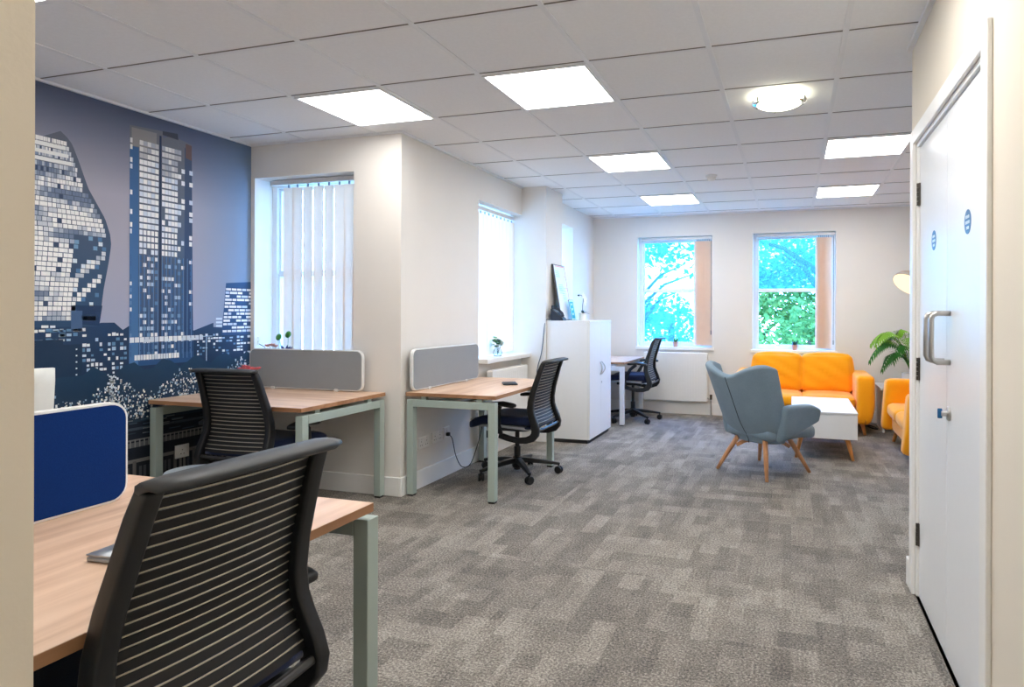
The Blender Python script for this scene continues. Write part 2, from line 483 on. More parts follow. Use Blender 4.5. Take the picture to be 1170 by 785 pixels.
mb = MB(); mb.box(-4.2, 3.0, -2.2, 8.3, H, H + 0.15)
ceil = struct('ceiling', mb, M['ceiling'], 'suspended ceiling of pale square tiles in a white grid', 'ceiling')
g = MB()
xs = [GX + i * T for i in range(-1, 11)]; ys = [GY + k * T for k in range(-8, 11)]
for x in xs: g.box(x - 0.012, x + 0.012, -2.1, YF, H - 0.004, H)
for y in ys:
    for x in xs[:-1]: g.box(x + 0.012, x + T - 0.012, y - 0.010, y + 0.010, H - 0.0035, H)
obj('ceiling_grid', g, M['tbar'], ceil)
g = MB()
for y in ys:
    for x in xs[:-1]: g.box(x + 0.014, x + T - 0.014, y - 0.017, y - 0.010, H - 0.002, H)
obj('painted_tile_shadow', g, M['shadow_line'], ceil)  # dark strips paint a shadow line along one side of each cross bar

# ------------------------------------------------------------------ walls
def wall_x(x0, x1, y0, y1, z0, z1, holes):
    """a wall thick in x, running along y; holes = (ya, yb, za, zb)"""
    mb = MB(); cur = y0
    for (ya, yb, za, zb) in sorted(holes):
        if ya > cur: mb.box(x0, x1, cur, ya, z0, z1)
        mb.box(x0, x1, ya, yb, z0, za); mb.box(x0, x1, ya, yb, zb, z1); cur = yb
    if cur < y1: mb.box(x0, x1, cur, y1, z0, z1)
    return mb
def wall_y(y0, y1, x0, x1, z0, z1, holes):
    mb = MB(); cur = x0
    for (xa, xb, za, zb) in sorted(holes):
        if xa > cur: mb.box(cur, xa, y0, y1, z0, z1)
        mb.box(xa, xb, y0, y1, z0, za); mb.box(xa, xb, y0, y1, zb, z1); cur = xb
    if cur < x1: mb.box(cur, x1, y0, y1, z0, z1)
    return mb
W1 = (-3.835, -2.960, 0.87, 2.262)      # window in left window wall (x)
W2 = (4.93, 5.84, 0.86, 2.237)          # window in bay wall (y)
W3 = (6.36, 7.18, 0.86, 2.28)           # window beyond the pillar (y)
W4 = (-1.905, -0.950, 0.835, 2.240)     # far wall, left
W5 = (-0.460, 0.495, 0.820, 2.245)      # far wall, right
struct('wall_left', wall_x(XL - 0.2, XL, YB - 0.2, YW, 0, H, []), M['wall'], 'left wall that carries the blue city mural', 'wall')
struct('wall_left_window', wall_y(YW, YW + 0.3, XL - 0.2, XB - 0.3, 0, H, [W1]), M['wall'], 'cream wall with vertical blinds window behind the left desk', 'wall')
struct('wall_bay', wall_x(XB - 0.3, XB, YW, PY0, 0, H, [W2]), M['wall'], 'pale wall with three sockets beside the middle desk', 'wall')
mb = MB(); mb.box(XB - 0.3, PX, PY0, PY1, 0, H)
struct('wall_pillar', mb, M['wall'], 'square white pillar behind the white cupboard', 'wall')
struct('wall_rear_left', wall_x(XW - 0.3, XW, PY1, YF + 0.25, 0, H, [W3]), M['wall'], 'short left wall between pillar and far corner', 'wall')
struct('wall_far', wall_y(YF, YF + 0.25, XW, XE + 0.2, 0, H, [W4, W5]), M['wall'], 'far white wall with two sash windows', 'wall')
struct('wall_right', wall_x(XR, XR + 0.14, -2.0, YC, 0, H, [(2.075, 3.165, -0.0, 2.035)]), M['wall_warm'], 'cream right wall around the white double doors', 'wall')
mb = MB(); mb.box(XR + 0.14, XE, YC - 0.12, YC, 0, H)
struct('wall_lounge_near', mb, M['wall'], 'return wall closing the lounge behind the doors', 'wall')
mb = MB(); mb.box(XE, XE + 0.2, YC - 0.12, YF, 0, H)
struct('wall_lounge_right', mb, M['wall'], 'right end wall of the lounge corner', 'wall')
mb = MB(); mb.box(XL, -0.455, 0.02, YB, 0, H)
struct('wall_near', mb, M['wall_warm'], 'beige wall end at the left edge of the picture', 'wall')
mb = MB(); mb.box(-1.2, -1.0, -2.0, 0.02, 0, H); mb.box(-1.2, XR + 0.14, -2.2, -2.0, 0, H)
struct('wall_passage', mb, M['wall_warm'], 'passage walls behind the viewpoint', 'wall')

# skirting boards
def skirt(name, boxes, label):
    mb = MB()
    for b in boxes: mb.box(*b)
    struct(name, mb, M['trim'], label, 'baseboard', bevel=0.004)
SK, SH = 0.018, 0.13
skirt('baseboard_left', [(XL, XL + SK, YB, YW, 0, SH)], 'white skirting under the mural wall')
skirt('baseboard_left_window', [(XL + SK, XB, YW - SK, YW, 0, SH)], 'white skirting along the left window wall')
skirt('baseboard_bay', [(XB, XB + SK, YW - SK, PY0 - 0.001, 0, SH), (XB, PX + SK, PY0 - SK, PY0, 0, SH), (PX, PX + SK, PY0, PY1, 0, SH)], 'white skirting under the bay wall sockets')
skirt('baseboard_rear_left', [(XW, XW + SK, PY1, YF, 0, SH)], 'white skirting between pillar and far corner')
skirt('baseboard_far', [(XW + SK, XE, YF - SK, YF, 0, SH + 0.01)], 'white skirting along the far wall')
skirt('baseboard_right', [(XR - SK, XR, 3.235, YC + SK, 0, SH), (XR, XE, YC, YC + SK, 0, SH), (XR - SK, XR, -2.0, 2.0, 0, SH)], 'white skirting end beside the double doors')
mb = MB(); mb.box(XR - 0.022, XR, -2.0, YC, H - 0.02, H - 0.0005)
struct('trim_1', mb, M['tbar'], 'white edge strip where ceiling meets the door wall', 'trim')
mb = MB(); mb.box(XL, XB, YW - 0.02, YW, H - 0.014, H - 0.0005); mb.box(XB, XB + 0.02, YW - 0.02, PY0, H - 0.014, H - 0.0005); mb.box(XL, XL + 0.02, YB, YW - 0.02, H - 0.014, H - 0.0005)
mb.box(XW, XE, YF - 0.02, YF, H - 0.014, H - 0.0005)
struct('trim_2', mb, M['tbar'], 'white edge strip where ceiling meets the left and far walls', 'trim')

# ------------------------------------------------------------------ mural
def build_mural():
    mb = MB(); rnd = random.Random(3)
    Y0, Y1, Z0, Z1 = YB, YW, SH, H
    def P(y, z, lay): return (lay * 0.0006 + 0.001, y, z)
    def lerp(a, b, t): return tuple(a[i] + (b[i] - a[i]) * t for i in range(3))
    def sky(y, z):
        # the print's dusk sky: lavender grey glow, navy towards the top corners
        top = (72, 84, 112); mid = (174, 172, 186); low = (168, 174, 200)
        t = max(0, min(1, (2.52 - z) / 0.55)); c = lerp(top, mid, t ** 0.8)
        t2 = max(0, min(1, (1.75 - z) / 0.6)); c = lerp(c, low, t2)
        s = max(0, min(1, (y - 3.30) / 0.45)); c = lerp(c, (112, 138, 166), 0.75 * s)
        return lin(c)
    ny, nz = 36, 26
    for i in range(ny):
        for j in range(nz):
            ya, yb = Y0 + (Y1 - Y0) * i / ny, Y0 + (Y1 - Y0) * (i + 1) / ny
            za, zb = Z0 + (Z1 - Z0) * j / nz, Z0 + (Z1 - Z0) * (j + 1) / nz
            mb.quad(P(ya, za, 0), P(yb, za, 0), P(yb, zb, 0), P(ya, zb, 0), 0, [sky(ya, za), sky(yb, za), sky(yb, zb), sky(ya, zb)])
    def poly(pts, col, lay, col2=None):
        zs = [p[1] for p in pts]; lo, hi = min(zs), max(zs)
        cs = [lin(lerp(col, col2, (hi - z) / (hi - lo + 1e-6))) if col2 else lin(col) for z in zs]
        mb.poly([P(y, z, lay) for y, z in pts], 0, cs)
    def vn(y, z): return 0.5 + 0.27 * math.sin(11 * y + 17 * z + 1.3 * math.sin(7 * z)) + 0.23 * math.sin(29 * z - 13 * y + 2)
    def rect(y0, z0, y1, z1, col, lay):
        if min(col) > 140: col = tuple(min(252, v + 20) for v in col)
        mb.quad(P(y0, z0, lay), P(y1, z0, lay), P(y1, z1, lay), P(y0, z1, lay), 0, lin(col))
    # curved tower at left
    def right_edge(z):
        K = [(1.18, 2.712), (1.40, 2.738), (1.556, 2.766), (1.66, 2.780), (1.72, 2.774), (1.811, 2.745), (1.973, 2.650), (2.12, 2.598), (2.203, 2.565), (2.245, 2.530), (2.262, 2.505)]
        for (a, b), (c, d) in zip(K, K[1:]):
            if a <= z <= c: return b + (d - b) * (z - a) / (c - a)
        return K[0][1] if z < K[0][0] else K[-1][1]
    zs = [1.18 + (2.262 - 1.18) * i / 40 for i in range(41)]
    poly([(2.10, 1.18)] + [(right_edge(z), z) for z in zs] + [(2.40, 2.20), (2.28, 1.95), (2.10, 1.70)], (98, 104, 120), 1, (40, 76, 112))
    z = 1.215
    while z < 2.19:
        dz = 0.027; re = right_edge(z + dz / 2) - 0.024 - 0.02 * max(0, z - 1.9); n = 24
        lean = 0.12 * max(0, z - 1.6)
        le = 2.14 + max(0, z - 1.75) * 0.55
        for k in range(n):
            w = (re - le) / n
            y = le + k * w + rnd.uniform(0, 0.003)
            if y + w * 0.9 > re + 0.001: continue
            inner = 1.22 < z < 1.68 and y > 2.555 + 0.05 * max(0, 1.5 - z)
            diag = inner and abs((z - 1.30) - (y - 2.56) * 1.0) < 0.026 or inner and abs((z - 1.41) - (y - 2.56) * 1.1) < 0.024
            r = rnd.random()
            if inner and not diag:
                if r < 0.80: continue
                c = rnd.choice([(120, 160, 196), (84, 126, 168), (200, 214, 226)])
            else:
                b_ = vn(y, z) * 0.55 + 0.45 * vn(0.4 * y + 3, 1.9 * z) + rnd.uniform(-0.16, 0.16) + (0.12 if z < 1.8 else -0.06)
                q_ = max(0.0, min(1.0, (b_ - 0.22) / 0.42))
                c = lerp((112, 128, 156), (236, 236, 234), q_) if r > 0.03 else (58, 76, 106)
            rect(y, z, y + w * 0.90, z + dz * 0.86, c, 2)
        z += dz
    for zz in (2.08, 2.12, 2.16): rect(2.36, zz, right_edge(zz + 0.02) - 0.045, zz + 0.020, (224, 226, 226), 3)
    poly([(2.56, 1.20), (2.712, 1.18), (2.73, 1.30), (2.56, 1.30)], (26, 56, 94), 2)
    # central tower
    poly([(2.888, 0.93), (3.326, 0.93), (3.319, 1.30), (3.308, 2.387), (3.212, 2.405), (3.205, 2.43), (3.103, 2.38), (3.103, 2.424), (2.888, 2.405)], (120, 122, 130), 1, (34, 80, 128))
    poly([(2.888, 0.93), (2.945, 0.93), (2.945, 2.28), (2.888, 2.28)], (64, 104, 150), 2, (70, 118, 170))
    poly([(3.255, 1.0), (3.319, 1.0), (3.308, 2.30), (3.255, 2.36)], (76, 92, 118), 2, (28, 66, 112))
    poly([(3.078, 1.0), (3.092, 1.0), (3.092, 2.39), (3.078, 2.39)], (44, 60, 92), 4)
    poly([(2.900, 2.28), (3.06, 2.30), (3.06, 2.40), (2.900, 2.395)], (148, 146, 146), 2)
    poly([(3.10, 2.40), (3.21, 2.395), (3.205, 2.435), (3.10, 2.425)], (70, 76, 88), 2)
    poly([(3.262, 2.29), (3.306, 2.28), (3.306, 2.38), (3.262, 2.385)], (112, 92, 92), 3)
    rows = 34
    for i in range(rows):
        z = 0.985 + i * (2.335 - 0.985) / rows; dz = (2.335 - 0.985) / rows
        for (a, b, n, kind) in ((2.948, 3.074, 5, 0), (3.095, 3.205, 5, 1), (3.205, 3.256, 2, 2), (3.288, 3.315, 1, 3), (2.890, 2.905, 1, 3)):
            for k in range(n):
                y = a + (b - a) * k / n; w = (b - a) / n; r = rnd.random()
                if z > 1.92 and kind < 2: r *= 0.5
                if z > 1.92: pr = (0.98, 0.96, 0.5, 0.35)[kind]
                elif z > 1.60: pr = (0.96, 0.90, 0.4, 0.5)[kind]
                else: pr = (0.40, 0.52, 0.26, 0.36)[kind] * (1.15 if z < 1.35 else 0.9)
                if 1.60 < z < 1.92 and kind == 2: pr = 0.2
                if kind == 1 and z > 2.28: pr = 0.9
                if r > pr: 
                    if z < 1.6 and r < 0.9: rect(y + w * 0.25, z + dz * 0.1, y + w * 0.6, z + dz * 0.9, (58, 100, 150), 3)
                    continue
                full = 1.0 if z > 1.75 else 0.84
                c = rnd.choice([(232, 234, 236), (216, 222, 230), (240, 240, 238), (196, 206, 220), (224, 226, 230)])
                if z > 2.1 and kind == 1 or z > 2.18: c = rnd.choice([(176, 176, 180), (206, 206, 206), (160, 166, 178), (220, 220, 218)])
                if z < 1.6 and rnd.random() < 0.5: c = rnd.choice([(120, 158, 198), (96, 136, 182), (160, 186, 212)])
                rect(y + w * 0.06, z + dz * 0.12, y + w * full, z + dz * (0.86 if z > 1.6 else 0.70), c, 3)
    for y in [2.95 + 0.0295 * k for k in range(13)]: rect(y, 0.96, y + 0.004, 1.62, (104, 142, 186), 4)
    for y0, y1, z in ((2.89, 3.40, 1.075), (2.92, 3.22, 0.965)):
        n = 16
        for k in range(n):
            a = y0 + (y1 - y0) * k / n
            rect(a, z, a + (y1 - y0) / n * 0.86, z + 0.032, rnd.choice([(214, 220, 228), (190, 202, 216), (228, 230, 232)]), 5)
    # low-rise band
    poly([(2.05, 0.80), (3.80, 0.80), (3.80, 1.135), (3.48, 1.16), (3.48, 1.19), (3.33, 1.14), (2.89, 1.18), (2.85, 1.155), (2.80, 1.20), (2.72, 1.20), (2.70, 1.19), (2.05, 1.20)], (30, 62, 100), 0.5, (18, 44, 76))
    poly([(2.56, 1.155), (2.62, 1.155), (2.62, 1.27), (2.56, 1.27)], (70, 100, 140), 3)
    for (y0, y1, z0, z1, n, m, pr) in ((2.20, 2.54, 1.10, 1.20, 8, 4, 0.7), (2.62, 2.88, 0.92, 1.15, 11, 8, 0.62), (2.40, 2.64, 1.10, 1.18, 7, 3, 0.7), (3.33, 3.52, 0.97, 1.12, 9, 7, 0.45), (3.52, 3.80, 0.96, 1.10, 9, 6, 0.55)):
        for i in range(n):
            for j in range(m):
                if rnd.random() > pr: continue
                y = y0 + (y1 - y0) * i / n; z = z0 + (z1 - z0) * j / m
                rect(y, z, y + (y1 - y0) / n * rnd.uniform(0.55, 0.95), z + (z1 - z0) / m * rnd.uniform(0.4, 0.75), rnd.choice([(206, 216, 226), (150, 180, 206), (226, 230, 232), (96, 140, 180)]), 3)
    poly([(2.05, 0.66), (2.62, 0.66), (2.62, 1.08), (2.52, 1.08), (2.52, 1.11), (2.05, 1.11)], (20, 50, 80), 3.5)
    for k in range(9): rect(2.585, 0.76 + k * 0.036, 2.593, 0.768 + k * 0.036, (200, 214, 224), 4)
    # right leaning block
    poly([(3.545, 1.10), (3.80, 1.10), (3.80, 1.49), (3.582, 1.472), (3.575, 1.40)], (40, 78, 120), 1, (34, 74, 120))
    for j in range(13):
        z = 1.12 + j * 0.025
        l = 3.555 + 0.028 * j / 13
        k = l
        while k < 3.80:
            w = rnd.uniform(0.03, 0.07)
            if rnd.random() < 0.84: rect(k, z, min(k + w - 0.006, 3.80), z + 0.016, rnd.choice([(222, 226, 230), (190, 204, 222), (236, 236, 234)]), 2)
            k += w
    for (yy, zz) in ((3.50, 1.16), (3.50, 1.185), (3.50, 1.21)): rect(yy, zz, 3.55, zz + 0.014, (200, 212, 224), 2)
    rect(3.42, 0.90, 3.427, 1.10, (150, 178, 204), 3); rect(3.38, 1.095, 3.47, 1.10, (150, 178, 204), 3)
    # trees along the bank
    tops = [(2.05, 0.90)] + [(2.62 + 0.06 * i, 0.90 + 0.035 * math.sin(i * 1.7) + 0.012 * i ** 0.5) for i in range(20)] + [(3.80, 0.95)]
    poly([(2.05, 0.50), (3.80, 0.50)] + tops[::-1], (22, 60, 92), 4.5, (14, 38, 62))
    for k in range(1500):
        y = rnd.uniform(2.3, 3.8); q = rnd.random() ** 1.5
        z = 0.60 + q * 0.20 + 0.05 * math.sin(y * 14) + max(0, (y - 2.9)) * 0.10
        s = rnd.uniform(0.003, 0.011)
        rect(y, z, y + s, z + s * rnd.uniform(0.8, 1.8), rnd.choice([(226, 226, 214), (190, 204, 212), (140, 172, 196), (236, 236, 230)]), 5)
    for k in range(70):
        y = 2.78 + rnd.gauss(0, 0.014); z = rnd.uniform(0.68, 0.90); s = rnd.uniform(0.006, 0.013)
        rect(y, z, y + s, z + s, (206, 218, 226), 5)
    # river wall and bridge
    poly([(2.05, SH), (3.80, SH), (3.80, 0.62), (2.05, 0.56)], (10, 24, 42), 5.5, (18, 20, 24))
    for (z, c, t) in ((0.585, (26, 48, 66), 0.02), (0.535, (60, 72, 84), 0.016), (0.47, (112, 112, 112), 0.010), (0.43, (92, 94, 96), 0.03), (0.335, (116, 114, 112), 0.022), (0.20, (84, 82, 80), 0.02)):
        rect(2.05, z, 3.80, z + t, c, 6)
    for k in range(60):
        y = 2.08 + k * 0.029
        rect(y, 0.43, y + 0.008, 0.478, (132, 132, 132), 6.5)
    for k in range(13):
        y = 2.10 + k * 0.135
        rect(y, 0.20, y + 0.022, 0.345, (96, 94, 92), 6.5)
        for q in range(3):
            rect(y + 0.04 + q * 0.028, 0.24, y + 0.058 + q * 0.028, 0.31, rnd.choice([(34, 40, 48), (120, 118, 112), (70, 72, 76)]), 6.5)
    for k in range(90):
        y = rnd.uniform(2.1, 3.8); z = rnd.uniform(0.48, 0.60); w = rnd.uniform(0.02, 0.10)
        rect(y, z, y + w, z + 0.006, rnd.choice([(60, 80, 96), (110, 116, 120), (36, 52, 66)]), 6.5)
    o = obj('mural', mb, M['print'], loc=(XL, 0, 0))
    tag(o, 'blue night city skyline mural covering the left wall', 'mural')
build_mural()

# ------------------------------------------------------------------ windows
def frame_rect(mb, plane, a0, a1, z0, z1, w, d0, d1):
    """rectangular frame in plane 'y' (a = x) or 'x' (a = y), bar width w, depth d0..d1"""
    for (p, q, r, s) in ((a0, a0 + w, z0, z1), (a1 - w, a1, z0, z1), (a0 + w, a1 - w, z0, z0 + w), (a0 + w, a1 - w, z1 - w, z1)):
        if plane == 'y': mb.box(p, q, d0, d1, r, s)
        else: mb.box(d0, d1, p, q, r, s)
def bar(mb, plane, a0, a1, z0, z1, d0, d1):
    if plane == 'y': mb.box(a0, a1, d0, d1, z0, z1)
    else: mb.box(d0, d1, a0, a1, z0, z1)
def window(n, plane, wall, out, hole, tz, label, panes, sill_in, depth=0.13):
    a0, a1, z0, z1 = hole
    root = struct_root('window_%d' % n, label, 'window')
    d = wall + out * depth; d2 = wall + out * (depth + 0.07)
    lo, hi = min(d, d2), max(d, d2)
    mb = MB(); frame_rect(mb, plane, a0, a1, z0, z1, 0.045, lo, hi)
    obj('window_frame', mb, M['upvc'], root, bevel=0.004)
    mid = (lo + hi) / 2
    for i, (za, zb) in enumerate(((z0 + 0.045, tz), (tz, z1 - 0.045))):
        mb = MB(); off = 0.0 if i else -out * 0.012
        frame_rect(mb, plane, a0 + 0.045, a1 - 0.045, za, zb, 0.022, mid - 0.016 + off, mid + 0.016 + off)
        s = obj('sash', mb, M['upvc'], root, bevel=0.003)
        mb = MB(); bar(mb, plane, a0 + 0.067, a1 - 0.067, za + 0.022, zb - 0.022, mid - 0.002 + off, mid + 0.002 + off)
        obj('pane', mb, panes[i], s)
    mb = MB()
    s0, s1 = sorted((wall - out * sill_in, d))
    e = 0.02 if sill_in > 0 else 0
    bar(mb, plane, a0 - e, a1 + e, z0 - 0.028, z0, s0, s1)
    # keep the board inside the opening where it passes through the wall
    mb = MB()
    i0, i1 = sorted((wall, d)); bar(mb, plane, a0, a1, z0, z0 + 0.006, i0, i1)
    j0, j1 = sorted((wall - out * sill_in, wall)); bar(mb, plane, a0 - e, a1 + e, z0 - 0.03, z0 + 0.006, j0, j1)
    obj('window_sill', mb, M['trim'], root, bevel=0.004)
    return root
window(1, 'y', YW, 1, W1, 1.56, 'recessed window with open vertical blind behind the left desk', (M['glass'], M['glass']), 0.0, 0.17)
window(2, 'x', XB, -1, (W2[0], W2[1] - 0.003, W2[2], W2[3]), 1.55, 'window with closed white vertical blind beside the middle desk', (M['glass'], M['glass']), 0.10, 0.17)
window(3, 'x', XW, -1, W3, 1.56, 'window mostly hidden behind the pillar', (M['glass'], M['glass']), 0.02, 0.225)
window(4, 'y', YF, 1, W4, 1.556, 'far sash window above the white radiator', (M['glass_haze'], M['glass_haze']), 0.03, 0.10)
window(5, 'y', YF, 1, W5, 1.552, 'far sash window above the yellow sofa', (M['glass'], M['glass_haze']), 0.03, 0.10)

def blind(label, plane, d, out, a0, a1, ztop, zbot, slats, mat, rail_w=0.04, rails=None):
    """vertical blind: slats = list of (position, turn in degrees, lower-end shift)"""
    t = thing('vertical_blind', label, 'window blind', group='vertical blinds')
    mb = MB(); bar(mb, plane, a0, a1, ztop, ztop + 0.035, d - rail_w / 2, d + rail_w / 2)
    obj('headrail', mb, M['headrail'], t, bevel=0.003)
    for (p, turn, sh) in slats:
        mb = MB(); w = 0.0445; th = R(turn); n = 6
        for k in range(n):
            u0, u1 = -w + 2 * w * k / n, -w + 2 * w * (k + 1) / n
            def pt(u, z, s):
                a = p + s + u * math.cos(th); b = d + u * math.sin(th) + 0.004 * (1 - (u / w) ** 2)
                return (a, b, z) if plane == 'y' else (b, a, z)
            mb.quad(pt(u0, zbot, sh), pt(u1, zbot, sh), pt(u1, ztop - 0.02, 0), pt(u0, ztop - 0.02, 0))
        q = (p, d) if plane == 'y' else (d, p)
        s = obj('slat', mb, mat, t, smooth=True)
        mb = MB(); mb.box(q[0] - 0.005, q[0] + 0.005, q[1] - 0.005, q[1] + 0.005, ztop - 0.022, ztop)
        obj('hanger', mb, M['hanger'], s)
    return t
sl = [(-3.625, 6, 0), (-3.545, 4, -0.004), (-3.452, -3, 0.004), (-3.355, 1, -0.004), (-3.262, -5, 0.0), (-3.170, 3, 0.004), (-3.085, 2, -0.008), (-3.002, -2, -0.020)]
blind('vertical blind with slats turned half open behind the left desk screen', 'y', YW + 0.11, 1, -3.78, -2.965, 2.222, 0.90, sl, M['slat'])
sl = [(4.985 + 0.082 * i, 14, 0) for i in range(11)]
blind('fully closed white vertical blind in the window beside the pillar', 'x', XB - 0.095, -1, W2[0] + 0.005, W2[1] - 0.01, 2.180, 0.885, sl, M['slat'])
sl = [(6.42 + 0.082 * i, 14, 0) for i in range(9)]
blind('vertical blind in the window behind the pillar and cupboard', 'x', XW - 0.19, -1, W3[0] + 0.005, W3[1] - 0.005, 2.235, 0.89, sl, M['slat'])
sl = [(-1.145 + 0.022 * i, 28 + 3 * (i % 3), 0) for i in range(8)]
t4 = blind('peach vertical blind drawn to the right side of the window above radiator', 'y', YF + 0.05, 1, -1.86, -0.958, 2.196, 0.862, sl, M['slat_warm'])
sl = [(0.305 + 0.018 * i, 30 + 3 * (i % 3), 0) for i in range(7)]
t5 = blind('peach vertical blind drawn to the right side of the window above sofa', 'y', YF + 0.05, 1, -0.42, 0.486, 2.200, 0.850, sl, M['slat_warm'])
for (t, x, z) in ((t4, -0.968, 1.05), (t5, 0.470, 0.95)):
    mb = MB(); mb.tube([(x, YF + 0.03, 2.19), (x, YF + 0.028, 1.6), (x, YF + 0.03, z)], 0.003, 6); mb.tube([(x, YF + 0.03, z), (x, YF + 0.03, z - 0.05)], 0.006, 6)
    obj('cord', mb, M['grey_cable'], t)

# ------------------------------------------------------------------ double door
door = struct_root('door_1', 'white double doors with steel pull handles in the right wall', 'door')
mb = MB()
XF = XR - 0.016
mb.box(XF, XR, 2.015, 2.080, 0, 2.095); mb.box(XF, XR, 3.160, 3.225, 0, 2.095); mb.box(XF, XR, 2.080, 3.160, 2.030, 2.095)
mb.box(XR, XR + 0.14, 2.0751, 2.098, 0, 2.034); mb.box(XR, XR + 0.14, 3.142, 3.1649, 0, 2.034); mb.box(XR, XR + 0.14, 2.098, 3.142, 2.012, 2.0349)
obj('door_frame', mb, M['trim'], door, bevel=0.004)
XD = XR + 0.012
leaves = []
for (y0, y1) in ((2.101, 2.6185), (2.6215, 3.139)):
    mb = MB(); mb.box(XD, XD + 0.044, y0, y1, 0.0015, 2.009)
    leaves.append(obj('door_leaf', mb, M['door'], door, bevel=0.002))
for lf, y in zip(leaves, (2.565, 2.665)):
    mb = MB(); z0, z1, r, e = 1.090, 1.268, 0.0095, 0.062
    pts = [(XD, y, z0), (XD - e + 0.02, y, z0), (XD - e + 0.006, y, z0 + 0.006), (XD - e, y, z0 + 0.02), (XD - e, y, z1 - 0.02), (XD - e + 0.006, y, z1 - 0.006), (XD - e + 0.02, y, z1), (XD, y, z1)]
    mb.tube(pts, r, 12)
    obj('pull_handle', mb, M['chrome'], lf, smooth=True)
mb = MB(); rot = Matrix.Translation((XD, 2.572, 0.905)) @ Matrix.Rotation(-PI / 2, 4, 'Y')
mb.lathe([(0.026, 0), (0.026, 0.006), (0.022, 0.009), (0.010, 0.010), (0.010, 0.028)], 20, mat=rot)
obj('lock_rose', mb, M['chrome'], leaves[0], smooth=False, bevel=0.001)
mb = MB(); mb.rbox((XD - 0.032, 2.572, 0.905), (0.008, 0.004, 0.018), 0.003)
obj('thumb_turn', mb, M['sign_blue'], leaves[0], smooth=True)
for lf, y, z in ((leaves[0], 2.33, 1.566), (leaves[1], 2.845, 1.562)):
    mb = MB(); rot = Matrix.Translation((XD, y, z)) @ Matrix.Rotation(-PI / 2, 4, 'Y')
    mb.lathe([(0.040, 0), (0.040, 0.0012), (0.0001, 0.0012)], 32, mat=rot)
    sg = obj('fire_door_sign', mb, M['sign_blue'], lf); sg['label'] = 'round blue notice on the door'
    mb = MB()
    for (zz, hw) in ((0.016, 0.022), (-0.002, 0.026), (-0.020, 0.018)):
        k = -hw
        while k < hw - 0.003:
            w = random.uniform(0.004, 0.008); mb.box(XD - 0.0020, XD - 0.0012, y + k, y + min(k + w, hw), z + zz - 0.005, z + zz + 0.005); k += w + 0.0025
    obj('sign_text', mb, M['sign_white'], sg)
for lf, y in ((leaves[1], 3.1405), (leaves[0], 2.0995)):
    for z in (0.28, 1.02, 1.80):
        mb = MB(); mb.box(XD - 0.006, XD + 0.002, y - 0.013, y + 0.013, z - 0.05, z + 0.05)
        for k in range(5): mb.tube([(XD - 0.008, y, z - 0.05 + k * 0.0202), (XD - 0.008, y, z - 0.0315 + k * 0.0202)], 0.006, 8)
        obj('hinge', mb, M['hinge'], lf)

# ------------------------------------------------------------------ ceiling lights
def panel(j, k, label, mat='panel_light'):
    x, y = GX + (j + 0.5) * T, GY + (k + 0.5) * T
    t = thing('ceiling_light_panel', label, 'ceiling light', (x, y, H), group='square ceiling light panels')
    mb = MB()
    for (a, b, c, d) in ((-0.288, -0.276, -0.288, 0.288), (0.276, 0.288, -0.288, 0.288), (-0.276, 0.276, -0.288, -0.276), (-0.276, 0.276, 0.276, 0.288)): mb.box(a, b, c, d, -0.010, -0.0005)
    obj('frame', mb, M['tbar'], t)
    mb = MB(); mb.box(-0.276, 0.276, -0.276, 0.276, -0.006, -0.0006)
    obj('diffuser', mb, M[mat], t)
panel(1, 1, 'bright square ceiling panel next to the mural wall and left window', 'panel_light_soft')
panel(3, 1, 'large bright square ceiling panel over the middle of the room, nearest the viewer')
panel(3, 4, 'bright square ceiling panel second in the middle row, left of smoke detector')
panel(3, 7, 'smallest bright ceiling panel, last of the middle row before the far wall')
panel(6, 4, 'bright square ceiling panel beside the top of the door frame')
panel(6, 7, 'bright ceiling panel above the sofa window, last of the right row')
panel(0, -2, 'ceiling panel cut off at the top left corner over the mural', 'panel_light_soft')
panel(3, -2, 'unseen fill panel added on the ceiling over the near desk')  # unseen lamp added to raise the light at the near end
panel(5, -1, 'unseen fill panel added on the ceiling in front of the double doors')  # unseen lamp added to brighten doors, right wall and near floor
panel(5, -5, 'unseen fill panel added on the passage ceiling behind the viewpoint', 'panel_light_soft')  # unseen lamp added behind the camera as extra fill
t = thing('round_ceiling_lamp', 'round glass ceiling lamp with small clips, glowing warm white', 'ceiling light', (-0.074, 3.775, H))
mb = MB(); mb.lathe([(0.120, 0), (0.120, -0.03), (0.10, -0.034)], 40); obj('base', mb, M['headrail'], t, smooth=False)
mb = MB(); mb.lathe([(0.150, -0.036), (0.152, -0.040), (0.149, -0.047), (0.115, -0.056)], 48); obj('glass_rim', mb, M['vase'], t, smooth=True)
mb = MB(); mb.lathe([(0.140, -0.035), (0.139, -0.046), (0.11, -0.060), (0.06, -0.068), (0.0001, -0.070)], 48); obj('lamp_shade', mb, M['round_light'], t, smooth=True)
for a in (100, 220, 340):
    mb = MB(); x, y = 0.147 * math.cos(R(a)), 0.147 * math.sin(R(a)); mb.rbox((x, y, -0.044), (0.006, 0.006, 0.014), 0.004, 3); obj('clip', mb, M['chrome'], t, smooth=True)
t = thing('smoke_detector', 'small white smoke detector on the ceiling', 'smoke detector', (-0.70, 5.80, H))
mb = MB(); mb.lathe([(0.052, 0), (0.052, -0.012), (0.046, -0.018)], 28); obj('base', mb, M['socket'], t)
mb = MB(); mb.lathe([(0.040, -0.018), (0.038, -0.034), (0.026, -0.050), (0.0001, -0.052)], 28); obj('sensor', mb, M['socket'], t, smooth=True)

